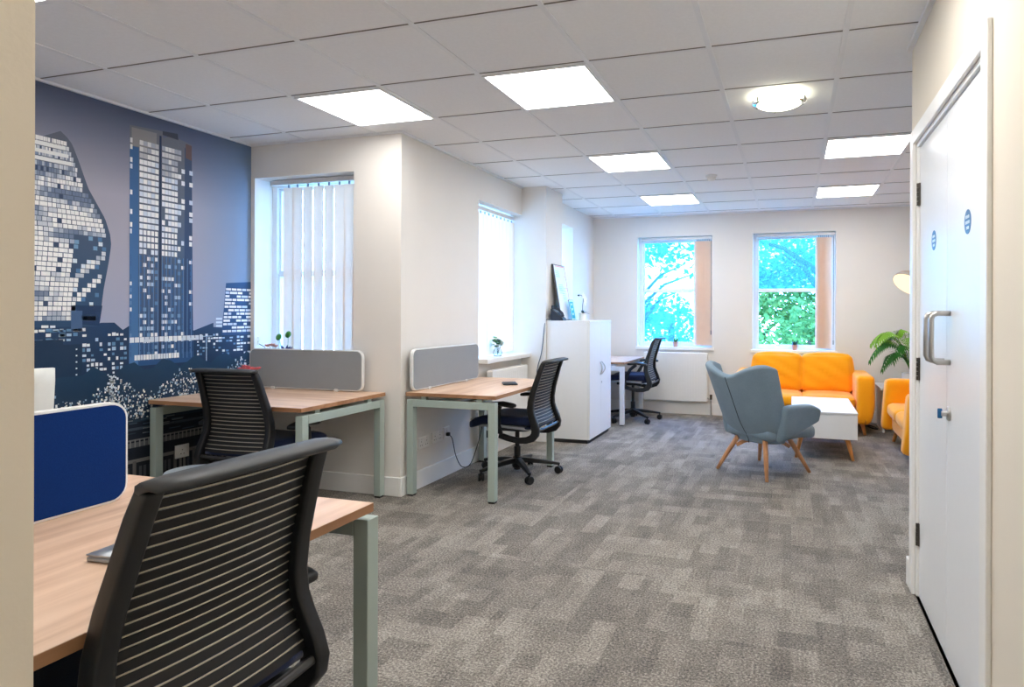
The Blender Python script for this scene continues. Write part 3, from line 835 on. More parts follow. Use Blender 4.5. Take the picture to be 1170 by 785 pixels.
# ------------------------------------------------------------------ desks
def desk(label, x0, x1, y0, y1, ends, top=0.715, metal='desk_metal', grain='Y', name='desk', ovh=None):
    """ends: 'y' puts the leg frames at the two y ends, 'x' at the two x ends"""
    cx, cy = (x0 + x1) / 2, (y0 + y1) / 2
    t = thing(name, label, 'desk', (cx, cy, 0), group='wood topped desks')
    hx, hy = (x1 - x0) / 2, (y1 - y0) / 2
    mt = M['desk_top'] if grain == 'Y' else M['desk_top_x']; me_ = M['desk_edge'] if grain == 'Y' else M['desk_edge_x']
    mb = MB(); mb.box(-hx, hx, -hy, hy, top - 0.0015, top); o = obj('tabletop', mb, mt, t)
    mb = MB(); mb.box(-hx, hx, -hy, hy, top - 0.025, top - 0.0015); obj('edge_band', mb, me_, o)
    L, zt = 0.05, top - 0.048
    m = M[metal]
    e = ovh or 0.0
    for s in (-1, 1):
        if ends == 'y':
            yc = s * (hy - L / 2 + e)
            for q in (-1, 1):
                mb = MB(); xc = q * (hx - L / 2 - 0.008); mb.box(xc - L / 2, xc + L / 2, yc - L / 2, yc + L / 2, 0.012, zt); lg = obj('leg', mb, m, t, bevel=0.003)
                mb = MB(); mb.box(xc - L / 2 + 0.004, xc + L / 2 - 0.004, yc - L / 2 + 0.004, yc + L / 2 - 0.004, 0.0, 0.012); obj('foot_cap', mb, M['foot'], lg)
            mb = MB(); mb.box(-hx + L + 0.008, hx - L - 0.008, yc - L / 2, yc + L / 2, zt - L, zt); obj('end_rail', mb, m, t, bevel=0.003)
            for q in (-1, 1):
                mb = MB(); xc = q * hx * 0.62; mb.box(xc - 0.02, xc + 0.02, yc - s * 0.006 - 0.014, yc - s * 0.006 + 0.014, zt, top - 0.025); obj('spacer', mb, m, t)
        else:
            xc = s * (hx - L / 2 + e)
            for q in (-1, 1):
                mb = MB(); yc = q * (hy - L / 2 - 0.008); mb.box(xc - L / 2, xc + L / 2, yc - L / 2, yc + L / 2, 0.012, zt); lg = obj('leg', mb, m, t, bevel=0.003)
                mb = MB(); mb.box(xc - L / 2 + 0.004, xc + L / 2 - 0.004, yc - L / 2 + 0.004, yc + L / 2 - 0.004, 0.0, 0.012); obj('foot_cap', mb, M['foot'], lg)
            mb = MB(); mb.box(xc - L / 2, xc + L / 2, -hy + L + 0.008, hy - L - 0.008, zt - L, zt); obj('end_rail', mb, m, t, bevel=0.003)
            for q in (-1, 1):
                mb = MB(); yc = q * hy * 0.62; mb.box(xc - s * 0.006 - 0.014, xc - s * 0.006 + 0.014, yc - 0.02, yc + 0.02, zt, top - 0.025); obj('spacer', mb, m, t)
    for q in (-1, 1):
        mb = MB()
        if ends == 'y': mb.box(q * hx * 0.3 - 0.02, q * hx * 0.3 + 0.02, -hy + L, hy - L, zt - 0.026, zt - 0.002)
        else: mb.box(-hx + L, hx - L, q * hy * 0.3 - 0.02, q * hy * 0.3 + 0.02, zt - 0.026, zt - 0.002)
        obj('cross_beam', mb, m, t)
    return t
desk('wood topped desk at the near left with a laptop on it', -1.878, -1.157, 0.42, 1.575, 'y', grain='Y', ovh=0.035)
desk('wood topped desk behind the blue screen at far left, carrying a pale monitor', -2.60, -1.880, 0.42, 1.60, 'y', grain='Y')
desk('wood topped desk along the left window, beneath the wide grey screen by the mural', -3.84, -2.68, 2.99, 3.776, 'x', grain='X')
desk('wood topped desk against the wall with three sockets, black chair tucked in', -2.552, -1.868, 3.825, 4.93, 'y', grain='Y')
desk('small pale desk with white legs behind the white cupboard', -2.47, -1.79, 6.90, 7.885, 'y', metal='desk_white', grain='Y')

def screen(label, plane, d, a0, a1, z0, z1, cloth, r=0.05):
    t = thing('desk_screen', label, 'desk screen', group='desk divider screens')
    th = 0.012
    def rr(mb, inset, dd0, dd1):
        pts = []
        A0, A1, B0, B1 = a0 + inset, a1 - inset, z0 + inset, z1 - inset; rad = r - inset
        for (cx, cz, s) in ((A1 - rad, B1 - rad, 0), (A0 + rad, B1 - rad, 90), (A0 + rad, B0 + rad, 180), (A1 - rad, B0 + rad, 270)):
            for k in range(7):
                a = R(s + k * 15); pts.append((cx + rad * math.cos(a), cz + rad * math.sin(a)))
        f = (lambda a, b, z: (a, b, z)) if plane == 'y' else (lambda a, b, z: (b, a, z))
        n = len(pts); b0 = len(mb.v)
        mb.v += [f(a, dd0, z) for a, z in pts] + [f(a, dd1, z) for a, z in pts]
        for k in range(n):
            q = (b0 + k, b0 + (k + 1) % n, b0 + n + (k + 1) % n, b0 + n + k); mb.face(q)
        mb.face([b0 + k for k in range(n)][::-1]); mb.face([b0 + n + k for k in range(n)])
    mb = MB(); rr(mb, 0, d - th, d + th); obj('rim', mb, M['screen_rim'], t, bevel=0.003, merge=True)
    mb = MB(); rr(mb, 0.008, d - th - 0.002, d + th + 0.002); obj('cloth_panel', mb, cloth, t, merge=True)
    for q in ((0.22, 0.78) if cloth is not M['screen_blue'] else ()):
        a = a0 + (a1 - a0) * q; mb = MB()
        bar(mb, plane, a - 0.015, a + 0.015, z0 - 0.006, z0 + 0.012, d - 0.018, d + 0.018)
        obj('clamp', mb, M['screen_rim'], t, bevel=0.002)
    return t
screen('royal blue fabric desk screen with white rim on the near desk', 'x', -1.879, 0.50, 1.392, 0.7155, 1.005, M['screen_blue'])
screen('wide grey desk screen in front of the left window', 'y', 3.72, -3.785, -2.815, 0.721, 1.003, M['screen_grey'])
screen('grey desk screen against the wall above the three sockets', 'x', -2.515, 3.835, 4.80, 0.721, 1.012, M['screen_grey'])

# ------------------------------------------------------------------ task chairs (local +x is forwards)
def chair(label, loc, rz, lift=0.0, arm=0.0, armx=0.0, spin=0.0):
    t = thing('task_chair', label, 'chair', (loc[0], loc[1], 0), rz, 'black task chairs')
    u = lift
    # five-star base
    mb = MB(); mb.lathe([(0.036, 0.055), (0.042, 0.07), (0.040, 0.13), (0.030, 0.145)], 20); obj('hub', mb, M['black'], t, smooth=True)
    for k in range(5):
        a = R(spin + 72 * k); d = Vector((math.cos(a), math.sin(a), 0)); s = Vector((-d.y, d.x, 0))
        mb = MB()
        sec = lambda w, h: [(-h, -w), (h, -w), (h, w), (-h, w)]
        P0 = [d * 0.02 + Vector((0, 0, 0.115)), d * 0.12 + Vector((0, 0, 0.108)), d * 0.235 + Vector((0, 0, 0.092)), d * 0.335 + Vector((0, 0, 0.076))]
        mb.sweep(P0, [sec(0.024, 0.020), sec(0.022, 0.018), sec(0.018, 0.014), sec(0.013, 0.010)], s)
        obj('base_leg', mb, M['black'], t, bevel=0.006)
        mb = MB(); c = d * 0.325; m = Matrix.Translation(c + Vector((0, 0, 0.030))) @ Matrix.Rotation(a + R(70 + 40 * k), 4, 'Z') @ Matrix.Rotation(PI / 2, 4, 'X')
        for q in (-0.022, 0.006): mb.lathe([(0.012, q), (0.027, q), (0.030, q + 0.003), (0.030, q + 0.013), (0.027, q + 0.016), (0.012, q + 0.016)], 20, mat=m)
        mb.lathe([(0.020, -0.007), (0.023, 0.0), (0.020, 0.007)], 16, mat=m)
        mb.tube([c + Vector((0, 0, 0.045)), c + Vector((0, 0, 0.078))], 0.008, 8)
        obj('castor', mb, M['black'], t, smooth=False, bevel=0.002)
    mb = MB(); mb.lathe([(0.026, 0.04), (0.026, 0.22), (0.017, 0.225), (0.017, 0.36 + u)], 20); obj('gas_column', mb, M['black'], t)
    mb = MB(); mb.rbox((0.03, 0, 0.372 + u), (0.15, 0.10, 0.026), 0.02, 4); obj('tilt_mechanism', mb, M['black'], t, smooth=True)
    mb = MB(); mb.rbox((0.03, 0, 0.405 + u), (0.20, 0.20, 0.014), 0.012, 4, fn=lambda x, y, z: (x, y, z - 0.10 * max(0, -x - 0.05) ** 1.0)); obj('under_tray', mb, M['greyplate'], t, smooth=True)
    # seat with a rolled front edge
    def seatfn(x, y, z):
        f = max(0, x - 0.10) / 0.17
        return (x, y, z - 0.05 * f * f - 0.012 * (abs(y) / 0.245) ** 2 * (-1 if z > 0 else 0) + 0.0)
    mb = MB(); mb.rbox((0.045, 0, 0.447 + u), (0.265, 0.225, 0.032), 0.03, 8, fn=seatfn); obj('seat', mb, M['seat'], t, smooth=True)
    # back frame: two S-shaped side members that hook forwards under the seat
    def side_profile(y):
        pr = [(0.045, 0.345), (-0.03, 0.325), (-0.11, 0.312), (-0.175, 0.318), (-0.225, 0.338), (-0.245, 0.365), (-0.250, 0.395), (-0.238, 0.44), (-0.218, 0.49), (-0.204, 0.54), (-0.205, 0.60), (-0.222, 0.68), (-0.248, 0.76), (-0.274, 0.84), (-0.296, 0.893)]
        return [(x, y, z + u) for x, z in pr]
    wn = [0.020, 0.020, 0.021, 0.024, 0.028, 0.030, 0.030, 0.029, 0.027, 0.025, 0.023, 0.021, 0.019, 0.018, 0.016]
    for s in (-1, 1):
        pts = []
        for i, p in enumerate(side_profile(0)):
            f = min(1, max(0, (p[2] - u - 0.40) / 0.5))
            inw = 0.228 - 0.040 * f
            pts.append((p[0], s * inw, p[2]))
        mb = MB(); mb.sweep(pts, [[(-w, -0.019), (w, -0.019), (w, 0.019), (-w, 0.019)] for w in wn], (0, 1, 0))
        obj('back_side_frame', mb, M['black'], t, bevel=0.008, bseg=3, smooth=True)
    # slats between the members
    prof = side_profile(0)
    def at(z):
        for a, b in zip(prof[5:], prof[6:]):
            if a[2] <= z <= b[2]: return a[0] + (b[0] - a[0]) * (z - a[2]) / (b[2] - a[2] + 1e-9)
        return prof[-1][0]
    mb = MB(); z = 0.418 + u; pitch = 0.0228
    while z < 0.878 + u:
        f = min(1, max(0, (z - u - 0.40) / 0.5)); hw = 0.214 - 0.040 * f
        n = 8
        for k in range(n):
            ya, yb = -hw + 2 * hw * k / n, -hw + 2 * hw * (k + 1) / n
            bow = lambda y: -0.016 * (1 - (y / hw) ** 2)
            xa, xb = at(z), at(z + 0.0172)
            mb.quad((xa + bow(ya) + 0.006, ya, z), (xa + bow(yb) + 0.006, yb, z), (xb + bow(yb) + 0.006, yb, z + 0.0172), (xb + bow(ya) + 0.006, ya, z + 0.0172))
        z += pitch
    o = obj('back_slats', mb, M['strap'], t)
    so = o.modifiers.new('solid', 'SOLIDIFY'); so.thickness = 0.006; so.offset = 0
    mb = MB(); z = 0.418 + u + 0.0172 + 0.0028
    while z < 0.872 + u:
        f = min(1, max(0, (z - u - 0.40) / 0.5)); hw = 0.214 - 0.040 * f
        mb.tube([(at(z) + 0.004 - 0.016 * (1 - (q / 4) ** 2), hw * q / 4, z) for q in range(-4, 5)], 0.0020, 6)
        z += pitch
    obj('flex_rods', mb, M['rod'], t, smooth=True)
    # lumbar band and lower cross member
    mb = MB(); n = 14; hw = 0.192
    for k in range(n):
        ya, yb = -hw + 2 * hw * k / n, -hw + 2 * hw * (k + 1) / n
        bow = lambda y: 0.022 - 0.016 * (1 - (y / hw) ** 2)
        for (za, zb) in ((0.555 + u, 0.60 + u), (0.60 + u, 0.645 + u)):
            mb.quad((at(za) + bow(ya), ya, za), (at(za) + bow(yb), yb, za), (at(zb) + bow(yb), yb, zb), (at(zb) + bow(ya), ya, zb))
    o = obj('lumbar_band', mb, M['band'], t, smooth=True, merge=True)
    so = o.modifiers.new('solid', 'SOLIDIFY'); so.thickness = 0.008; so.offset = 0
    mb = MB(); mb.sweep([(-0.248, -0.218, 0.388 + u), (-0.262, -0.1, 0.388 + u), (-0.262, 0.1, 0.388 + u), (-0.248, 0.218, 0.388 + u)], [(-0.020, -0.010), (0.020, -0.010), (0.020, 0.010), (-0.020, 0.010)], (0.5, 0, 0.866))
    obj('lower_crossbar', mb, M['band'], t, bevel=0.006)
    mb = MB(); mb.rbox((-0.195, 0, 0.405 + u), (0.055, 0.198, 0.012), 0.010, 5, fn=lambda x, y, z: (x, y, z - 0.5 * x * 0.3)); obj('seat_back_pad', mb, M['seat'], t, smooth=True)
    # rolled top rail
    mb = MB(); pts, secs = [], []
    for k in range(13):
        s = -1 + 2 * k / 12; y = s * 0.208
        pts.append((-0.312 + 0.012 * s * s, y, 0.898 + u + 0.004 * (1 - s * s)))
        w = 1.0 if abs(s) < 0.95 else 0.75
        base = [(0.022, -0.012), (0.020, 0.004), (0.004, 0.013), (-0.022, 0.014), (-0.054, 0.010), (-0.060, 0.001), (-0.052, -0.007), (-0.022, -0.004), (-0.002, -0.010), (0.010, -0.018)]
        secs.append([(a * w, b * w) for a, b in base])
    # section axes: a runs along x, b along z
    n0 = len(mb.v)
    for p, sc in zip(pts, secs):
        for a, b in sc: mb.v.append((p[0] + a, p[1], p[2] + b))
    kk = 10
    for i in range(12):
        for j in range(kk):
            a0 = n0 + i * kk + j; a1 = n0 + i * kk + (j + 1) % kk
            mb.face((a0, a1, a1 + kk, a0 + kk))
    mb.face([n0 + j for j in range(kk)]); mb.face([n0 + 12 * kk + j for j in range(kk)][::-1])
    obj('top_rail', mb, M['rail'], t, smooth=True, merge=True)
    # arms
    for s in (-1, 1):
        mb = MB(); za = 0.612 + arm
        pts = [(0.035, s * 0.235, 0.355 + u), (0.030, s * 0.285, 0.43 + u), (0.0 + armx * 0.5, s * 0.306, (0.50 + u + za) / 2), (-0.030 + armx, s * 0.310, za)]
        mb.sweep(pts, [[(-0.022, -0.012), (0.022, -0.012), (0.022, 0.012), (-0.022, 0.012)]] * 2 + [[(-0.018, -0.011), (0.018, -0.011), (0.018, 0.011), (-0.018, 0.011)]] * 2, (0, 1, 0))
        ap = obj('arm_post', mb, M['black'], t, bevel=0.006)
        mb = MB(); mb.rbox((-0.040 + armx, s * 0.312, za + 0.016), (0.112, 0.044, 0.014), 0.013, 6, fn=lambda x, y, z: (x, y * (1 - 0.25 * (x / 0.118) ** 2), z - 0.016 * max(0, -x / 0.118) - 0.012 * max(0, x / 0.118)))
        obj('arm_pad', mb, M['black'], ap, smooth=True)
    return t
chair('large black slatted back office chair nearest the viewer at the near desk', (-1.322, 1.015), R(177), lift=0.073, arm=-0.02, spin=10)
chair('black slatted back office chair at the left desk in front of the mural', (-3.095, 3.15), R(93), lift=0.03, arm=-0.02, spin=0)
chair('black office chair with dark blue seat tucked under the desk by the sockets', (-2.06, 4.60), R(180), lift=0.0, arm=-0.032, armx=0.032, spin=58)
chair('farthest black office chair, at the small desk between cupboard and radiator', (-1.80, 7.34), R(180), lift=0.07, arm=0.07, armx=-0.085, spin=62)

# ------------------------------------------------------------------ things on and around the desks
t = thing('laptop', 'closed silver laptop lying on the near desk beside the black chair', 'laptop', (-1.385, 1.18, 0.715), R(4))
mb = MB(); mb.rbox((0, 0, 0.006), (0.11, 0.16, 0.006), 0.005, 4); obj('base', mb, M['silver'], t, smooth=True)
mb = MB(); mb.rbox((0, 0, 0.015), (0.11, 0.16, 0.003), 0.0028, 4); obj('lid', mb, M['silver'], t, smooth=True)
t = thing('monitor', 'pale monitor corner rising behind the blue desk screen', 'monitor', (-2.14, 1.10, 0.715))
mb = MB(); mb.rbox((0, 0, 0.005), (0.09, 0.11, 0.005), 0.004, 4); obj('stand_base', mb, M['monitor'], t, smooth=True)
mb = MB(); mb.box(-0.012, 0.012, -0.025, 0.025, 0.01, 0.20); obj('stand_post', mb, M['monitor'], t, bevel=0.004)
mb = MB(); m = Matrix.Translation((0.022, 0, 0.24)) @ Matrix.Rotation(R(4), 4, 'Y'); mb.rbox((0, 0, 0), (0.012, 0.25, 0.145), 0.008, 5, mat=m); p = obj('back_shell', mb, M['monitor'], t, smooth=True)
mb = MB(); mb.box(-0.0135, -0.0122, -0.24, 0.24, -0.13, 0.135, mat=m); obj('display', mb, M['dark_slot'], p)
t = thing('tablet', 'dark closed tablet lying on the desk by the sockets', 'tablet', (-2.08, 4.50, 0.715), R(30))
mb = MB(); mb.rbox((0, 0, 0.0065), (0.055, 0.085, 0.005), 0.0045, 4); obj('case', mb, M['phone'], t, smooth=True)
mb = MB(); mb.box(-0.048, 0.048, -0.078, 0.078, 0.0115, 0.0122); obj('screen', mb, M['dark_slot'], t)
t = thing('pouf', 'pale grey ribbed pouf half hidden beside the desk chair under the mural', 'pouf', (-3.13, 2.69, 0))
t.scale = (0.70, 0.70, 1.03)
mb = MB(); prof = [(0.14, 0.0), (0.20, 0.05), (0.225, 0.16), (0.225, 0.28), (0.205, 0.36)]
for k in range(9): rr_ = 0.19 - 0.021 * k; prof += [(rr_ + 0.006, 0.380 + 0.004 * k ** 0.5), (rr_, 0.388 + 0.005 * k ** 0.5)]
mb.lathe(prof, 40); obj('cover', mb, M['knit'], t, smooth=True)

def socket(label, plane, d, a, z, sgn, w=0.146):
    t = thing('socket_outlet', label, 'wall socket', group='double sockets')
    mb = MB(); bar(mb, plane, a - w / 2, a + w / 2, z - 0.043, z + 0.043, min(d, d + sgn * 0.009), max(d, d + sgn * 0.009)); p = obj('faceplate', mb, M['socket'], t, bevel=0.003)
    n = 2 if w > 0.1 else 1
    for q in range(n):
        c = a + (q - (n - 1) / 2) * 0.07
        mb = MB()
        for (da, dz) in ((0, 0.014), (-0.011, -0.012), (0.011, -0.012)):
            bar(mb, plane, c + da - 0.003, c + da + 0.003, z - 0.004 + dz - 0.003, z - 0.004 + dz + 0.003, min(d + sgn * 0.009, d + sgn * 0.0096), max(d + sgn * 0.009, d + sgn * 0.0096))
        obj('pin_hole', mb, M['dark_slot'], t)
        mb = MB(); bar(mb, plane, c - 0.006, c + 0.006, z + 0.022, z + 0.036, min(d + sgn * 0.009, d + sgn * 0.0125), max(d + sgn * 0.009, d + sgn * 0.0125)); obj('switch', mb, M['socket'], t, bevel=0.001)
    return t
socket('white socket on the mural wall under the left desk', 'x', XL + 0.006, 3.235, 0.345, 1, 0.099)
socket('white double socket on the bay wall, nearest of the three', 'x', XB, 4.08, 0.318, 1)
socket('white double socket on the bay wall, middle of the three', 'x', XB, 4.265, 0.325, 1)
socket('white single socket on the bay wall with a black cable plugged in', 'x', XB, 4.40, 0.335, 1, 0.086)
mb = MB(); mb.rbox((XB + 0.023, 4.395, 0.322), (0.014, 0.014, 0.014), 0.006, 4)
pts = []
K = [(-2.545, 4.395, 0.318), (-2.53, 4.42, 0.28), (-2.52, 4.46, 0.14), (-2.50, 4.52, 0.045), (-2.47, 4.60, 0.05), (-2.46, 4.70, 0.18), (-2.45, 4.76, 0.32), (-2.45, 4.80, 0.46), (-2.45, 4.82, 0.60), (-2.45, 4.83, 0.685)]
def smoothpath(K, n=6):
    out = []
    for i in range(len(K) - 1):
        p0 = Vector(K[max(i - 1, 0)]); p1 = Vector(K[i]); p2 = Vector(K[i + 1]); p3 = Vector(K[min(i + 2, len(K) - 1)])
        for k in range(n):
            t = k / n
            out.append(0.5 * ((2 * p1) + (p2 - p0) * t + (2 * p0 - 5 * p1 + 4 * p2 - p3) * t * t + (3 * p1 - p0 - 3 * p2 + p3) * t ** 3))
    out.append(Vector(K[-1])); return out
mb.tube(smoothpath(K), 0.0032, 8)
tag(obj('power_cable', mb, M['cable'], smooth=True), 'black cable looping from the wall socket to the desk', 'cable')

# window-sill and desk flowers
def pot(t, r, h, mat):
    mb = MB(); mb.lathe([(r * 0.72, 0), (r * 0.8, 0.002), (r, h), (r * 0.9, h), (r * 0.86, h - 0.008)], 24); obj('pot', mb, mat, t, smooth=False, bevel=0.001)
    mb = MB(); mb.lathe([(r * 0.86, h - 0.010), (0.0001, h - 0.006)], 20); obj('soil', mb, M['soil'], t)
def petals(mb, c, r, n, tilt=0.5, w=0.6):
    for k in range(n):
        a = 2 * PI * k / n + random.uniform(-.2, .2)
        d = Vector((math.cos(a), math.sin(a), tilt)); mb.leafblade(c, d, (0, 0, 1), r, r * w)
SZ1 = W1[2] + 0.006
t = thing('potted_plant', 'small plant with round green leaves over purple leaves behind the wide grey screen', 'plant', (-3.585, YW + 0.045, SZ1))
pot(t, 0.035, 0.07, M['pot_white'])
mb = MB()
for (dx, dz) in ((-0.050, 0.205), (0.036, 0.225)): mb.tube([(0, 0, 0.06), (dx * 0.7, -0.01, dz * 0.6), (dx, -0.018, dz)], 0.0016, 6)
st = obj('stem', mb, M['plant'], t)
for (dx, dz) in ((-0.050, 0.205), (0.036, 0.225)):
    mb = MB(); m = Matrix.Translation((dx, -0.02, dz)) @ Matrix.Rotation(R(75), 4, 'X'); mb.lathe([(0.0001, 0.006), (0.016, 0.004), (0.026, 0.0), (0.016, -0.003), (0.0001, -0.002)], 20, mat=m); obj('round_leaf', mb, M['plant'], t, smooth=True)
mb = MB()
for k in range(16):
    a = random.uniform(0, 2 * PI); mb.leafblade((0, 0, 0.07), (math.cos(a), math.sin(a) * 0.6, random.uniform(0.6, 1.8)), (0, 0, 1), random.uniform(0.07, 0.10), 0.03, droop=0.01)
obj('foliage', mb, M['purple'], t)
t = thing('flower_pot', 'peach flowers with a cream sprig on the left window sill', 'flowers', (-3.725, YW + 0.045, SZ1))
pot(t, 0.038, 0.06, M['pot_white'])
mb = MB()
for (dx, dz) in ((-0.02, 0.128), (0.02, 0.134), (0.05, 0.126)): petals(mb, (dx, -0.01, dz), 0.034, 8, 0.9, 0.8); petals(mb, (dx, -0.01, dz), 0.024, 6, 2.0, 0.9)
obj('blossom', mb, M['peach'], t)
mb = MB(); mb.tube([(0, 0, 0.05), (-0.05, -0.01, 0.13), (-0.095, -0.012, 0.150)], 0.002, 6); mb.tube([(0, 0, 0.05), (0.0, -0.01, 0.13)], 0.002, 6); obj('stem', mb, M['bark'], t)
mb = MB()
for k in range(7): petals(mb, (-0.100 + random.uniform(-.006, .006), -0.012, 0.148 + k * 0.008), 0.013, 4)
obj('sprig', mb, M['yellow'], t)
t = thing('flower_pot', 'pink flowers standing on the left desk behind the chair back', 'flowers', (-3.64, 3.56, 0.715))
pot(t, 0.04, 0.085, M['pot_white'])
mb = MB()
for k in range(7): mb.tube([(0, 0, 0.07), (random.uniform(-.06, .06), random.uniform(-.03, .03), 0.145)], 0.0015, 5)
obj('stem', mb, M['plant'], t)
mb = MB()
for k in range(9): petals(mb, (-0.065 + 0.016 * k, random.uniform(-.025, .025), 0.148 + random.uniform(-.006, .012)), 0.028, 7, 0.8, 0.8)
obj('blossom', mb, M['pink'], t)
t = thing('flower_vase', 'little glass vase of white flowers and leaves on the sill above radiator by the pillar', 'vase', (-2.60, 5.36, W2[2] + 0.006))
mb = MB(); mb.lathe([(0.030, 0), (0.036, 0.004), (0.042, 0.03), (0.034, 0.055), (0.022, 0.072), (0.026, 0.082)], 24); obj('glass_vase', mb, M['vase'], t, smooth=True)
mb = MB()
for (dx, dy, dz) in ((0.0, 0.0, 0.12), (0.0, 0.035, 0.12), (0.02, 0.05, 0.125), (0, -0.04, 0.15)): mb.tube([(0, 0, 0.01), (dx * 0.4, dy * 0.4, 0.07), (dx, dy, dz)], 0.002, 6)
obj('stem', mb, M['plant_dark'], t)
mb = MB()
for k in range(34):
    a = random.uniform(0, 2 * PI); mb.leafblade((0, -0.035 + random.uniform(-.02, .03), 0.09 + random.uniform(0, .075)), (math.cos(a), math.sin(a), random.uniform(-0.3, 0.6)), (0, 0, 1), 0.058, 0.044, droop=0.008)
obj('foliage', mb, M['plant'], t)
mb = MB()
for (dx, dy, dz) in ((0.01, 0.02, 0.125), (0.02, 0.045, 0.115), (0.0, 0.0, 0.135), (0.01, 0.06, 0.10)):
    petals(mb, (dx, dy, dz), 0.036, 9, 0.4, 0.8); petals(mb, (dx, dy, dz + 0.004), 0.026, 7, 1.2, 0.8)
obj('blossom', mb, M['white_petal'], t)
def sillpot(label, x, y, z, potm, leafm):
    t = thing('potted_succulent', label, 'plant', (x, y, z)); pot(t, 0.034, 0.062, potm)
    mb = MB()
    for k in range(16):
        a = 2 * PI * k / 16 * 3.1; mb.leafblade((0, 0, 0.045), (math.cos(a), math.sin(a), 0.6 + 1.6 * (k % 4) / 4), (0, 0, 1), random.uniform(0.06, 0.09), 0.028)
    obj('foliage', mb, leafm, t)
sillpot('tiny green plant in a pink pot on the sill above radiator, far wall', -1.415, YF + 0.035, W4[2] + 0.006, M['pot_pink'], M['plant'])
sillpot('tiny dark plant in a clay pot on the sill above the sofa', 0.035, YF + 0.035, W5[2] + 0.006, M['pot_pink'], M['plant_dark'])

# ------------------------------------------------------------------ radiators
def radiator(label, plane, wall, sgn, a0, a1, z0, z1, pipe_at):
    t = thing('radiator', label, 'radiator', group='white panel radiators')
    dA, dB = wall + sgn * 0.035, wall + sgn * 0.095
    lo, hi = min(dA, dB), max(dA, dB)
    mb = MB(); bar(mb, plane, a0, a1, z0, z1, lo, hi); obj('panel', mb, M['rad'], t, bevel=0.008, bseg=3)
    mb = MB(); n = int((a1 - a0) / 0.034); f = wall + sgn * 0.095
    for k in range(n):
        c = a0 + 0.03 + (a1 - a0 - 0.06) * k / (n - 1)
        bar(mb, plane, c - 0.010, c + 0.010, z0 + 0.035, z1 - 0.035, min(f, f + sgn * 0.001), max(f, f + sgn * 0.001))
    obj('pressed_ribs', mb, M['rad'], t, bevel=0.0008)
    mb = MB()
    for k in range(n):
        c = a0 + 0.02 + (a1 - a0 - 0.04) * k / n; bar(mb, plane, c, c + 0.012, z1 - 0.001, z1 + 0.004, lo + 0.008, hi - 0.008)
    obj('top_grille', mb, M['rad'], t)
    for q in (0.12, 0.88):
        c = a0 + (a1 - a0) * q; mb = MB(); bar(mb, plane, c - 0.015, c + 0.015, z0 + 0.1, z0 + 0.2, min(wall + sgn * 0.003, dA), max(wall + sgn * 0.003, dA)); obj('bracket', mb, M['rad'], t)
    mb = MB(); m_ = wall + sgn * 0.06
    e = 1 if pipe_at == a1 else -1
    f3 = (lambda a, z: (a, m_, z)) if plane == 'y' else (lambda a, z: (m_, a, z))
    mb.tube([f3(pipe_at, z0 + 0.045), f3(pipe_at + e * 0.045, z0 + 0.045)], 0.009, 10); mb.tube([f3(pipe_at + e * 0.045, z0 + 0.05), f3(pipe_at + e * 0.045, 0.0)], 0.008, 10)
    obj('pipe', mb, M['chrome'], t)
    mb = MB(); mb.tube([f3(pipe_at + e * 0.045, z0 + 0.03), f3(pipe_at + e * 0.045, z0 + 0.09)], [0.013, 0.016], 12); obj('valve', mb, M['dark_slot'], t)
radiator('wide white radiator under the far left window', 'y', YF, -1, -1.80, -1.00, 0.17, 0.775, -1.00)
radiator('white radiator under the blind beside the pillar', 'x', XB, 1, 5.02, 5.78, 0.16, 0.76, 5.02)

# ------------------------------------------------------------------ cupboard and what stands on it
CX0, CX1, CY0, CY1, CZ = -2.312, -1.868, 5.865, 6.615, 1.190
t = thing('cupboard', 'tall white two door office cupboard beside the pillar', 'cupboard', (CX0, CY0, 0))
w, d = CX1 - CX0, CY1 - CY0
mb = MB(); mb.box(0.004, w - 0.024, 0.006, d - 0.006, 0.0, 0.035); obj('plinth', mb, M['black'], t)
mb = MB(); mb.box(0, w - 0.020, 0, d, 0.035, CZ - 0.024); obj('carcass', mb, M['cab'], t, bevel=0.001)
mb = MB(); mb.box(-0.002, w + 0.002, -0.003, d + 0.003, CZ - 0.024, CZ); obj('top_panel', mb, M['cab'], t, bevel=0.0015)
for k, (a, b) in enumerate(((0.001, d / 2 - 0.0015), (d / 2 + 0.0015, d - 0.001))):
    mb = MB(); mb.box(w - 0.018, w, a, b, 0.037, CZ - 0.027); dr = obj('door', mb, M['cab'], t, bevel=0.001)
    mb = MB(); y = (b - 0.022) if k == 0 else (a + 0.022)
    s = -1 if k == 0 else 1
    pts = [(w, y, 0.64)] + [(w + 0.030 * math.sin(PI * q / 8), y + s * 0.030 * math.sin(PI * q / 8), 0.64 + 0.13 * q / 8) for q in range(1, 8)] + [(w, y, 0.77)]
    mb.tube(pts, 0.006, 8); obj('arc_handle', mb, M['chrome'], dr, smooth=True)
mb = MB(); mb.lathe([(0.010, 0), (0.010, 0.004), (0.006, 0.005)], 14, mat=Matrix.Translation((w, d / 2 + 0.025, 0.56)) @ Matrix.Rotation(PI / 2, 4, 'Y')); obj('lock', mb, M['chrome'], t)

t = thing('desk_phone', 'black desk phone with raised handset on the cupboard corner', 'phone', (-2.215, 5.918, CZ), R(0))
t.scale = (0.80, 0.63, 0.95)
mb = MB()
m = Matrix.Rotation(R(0), 4, 'Z')
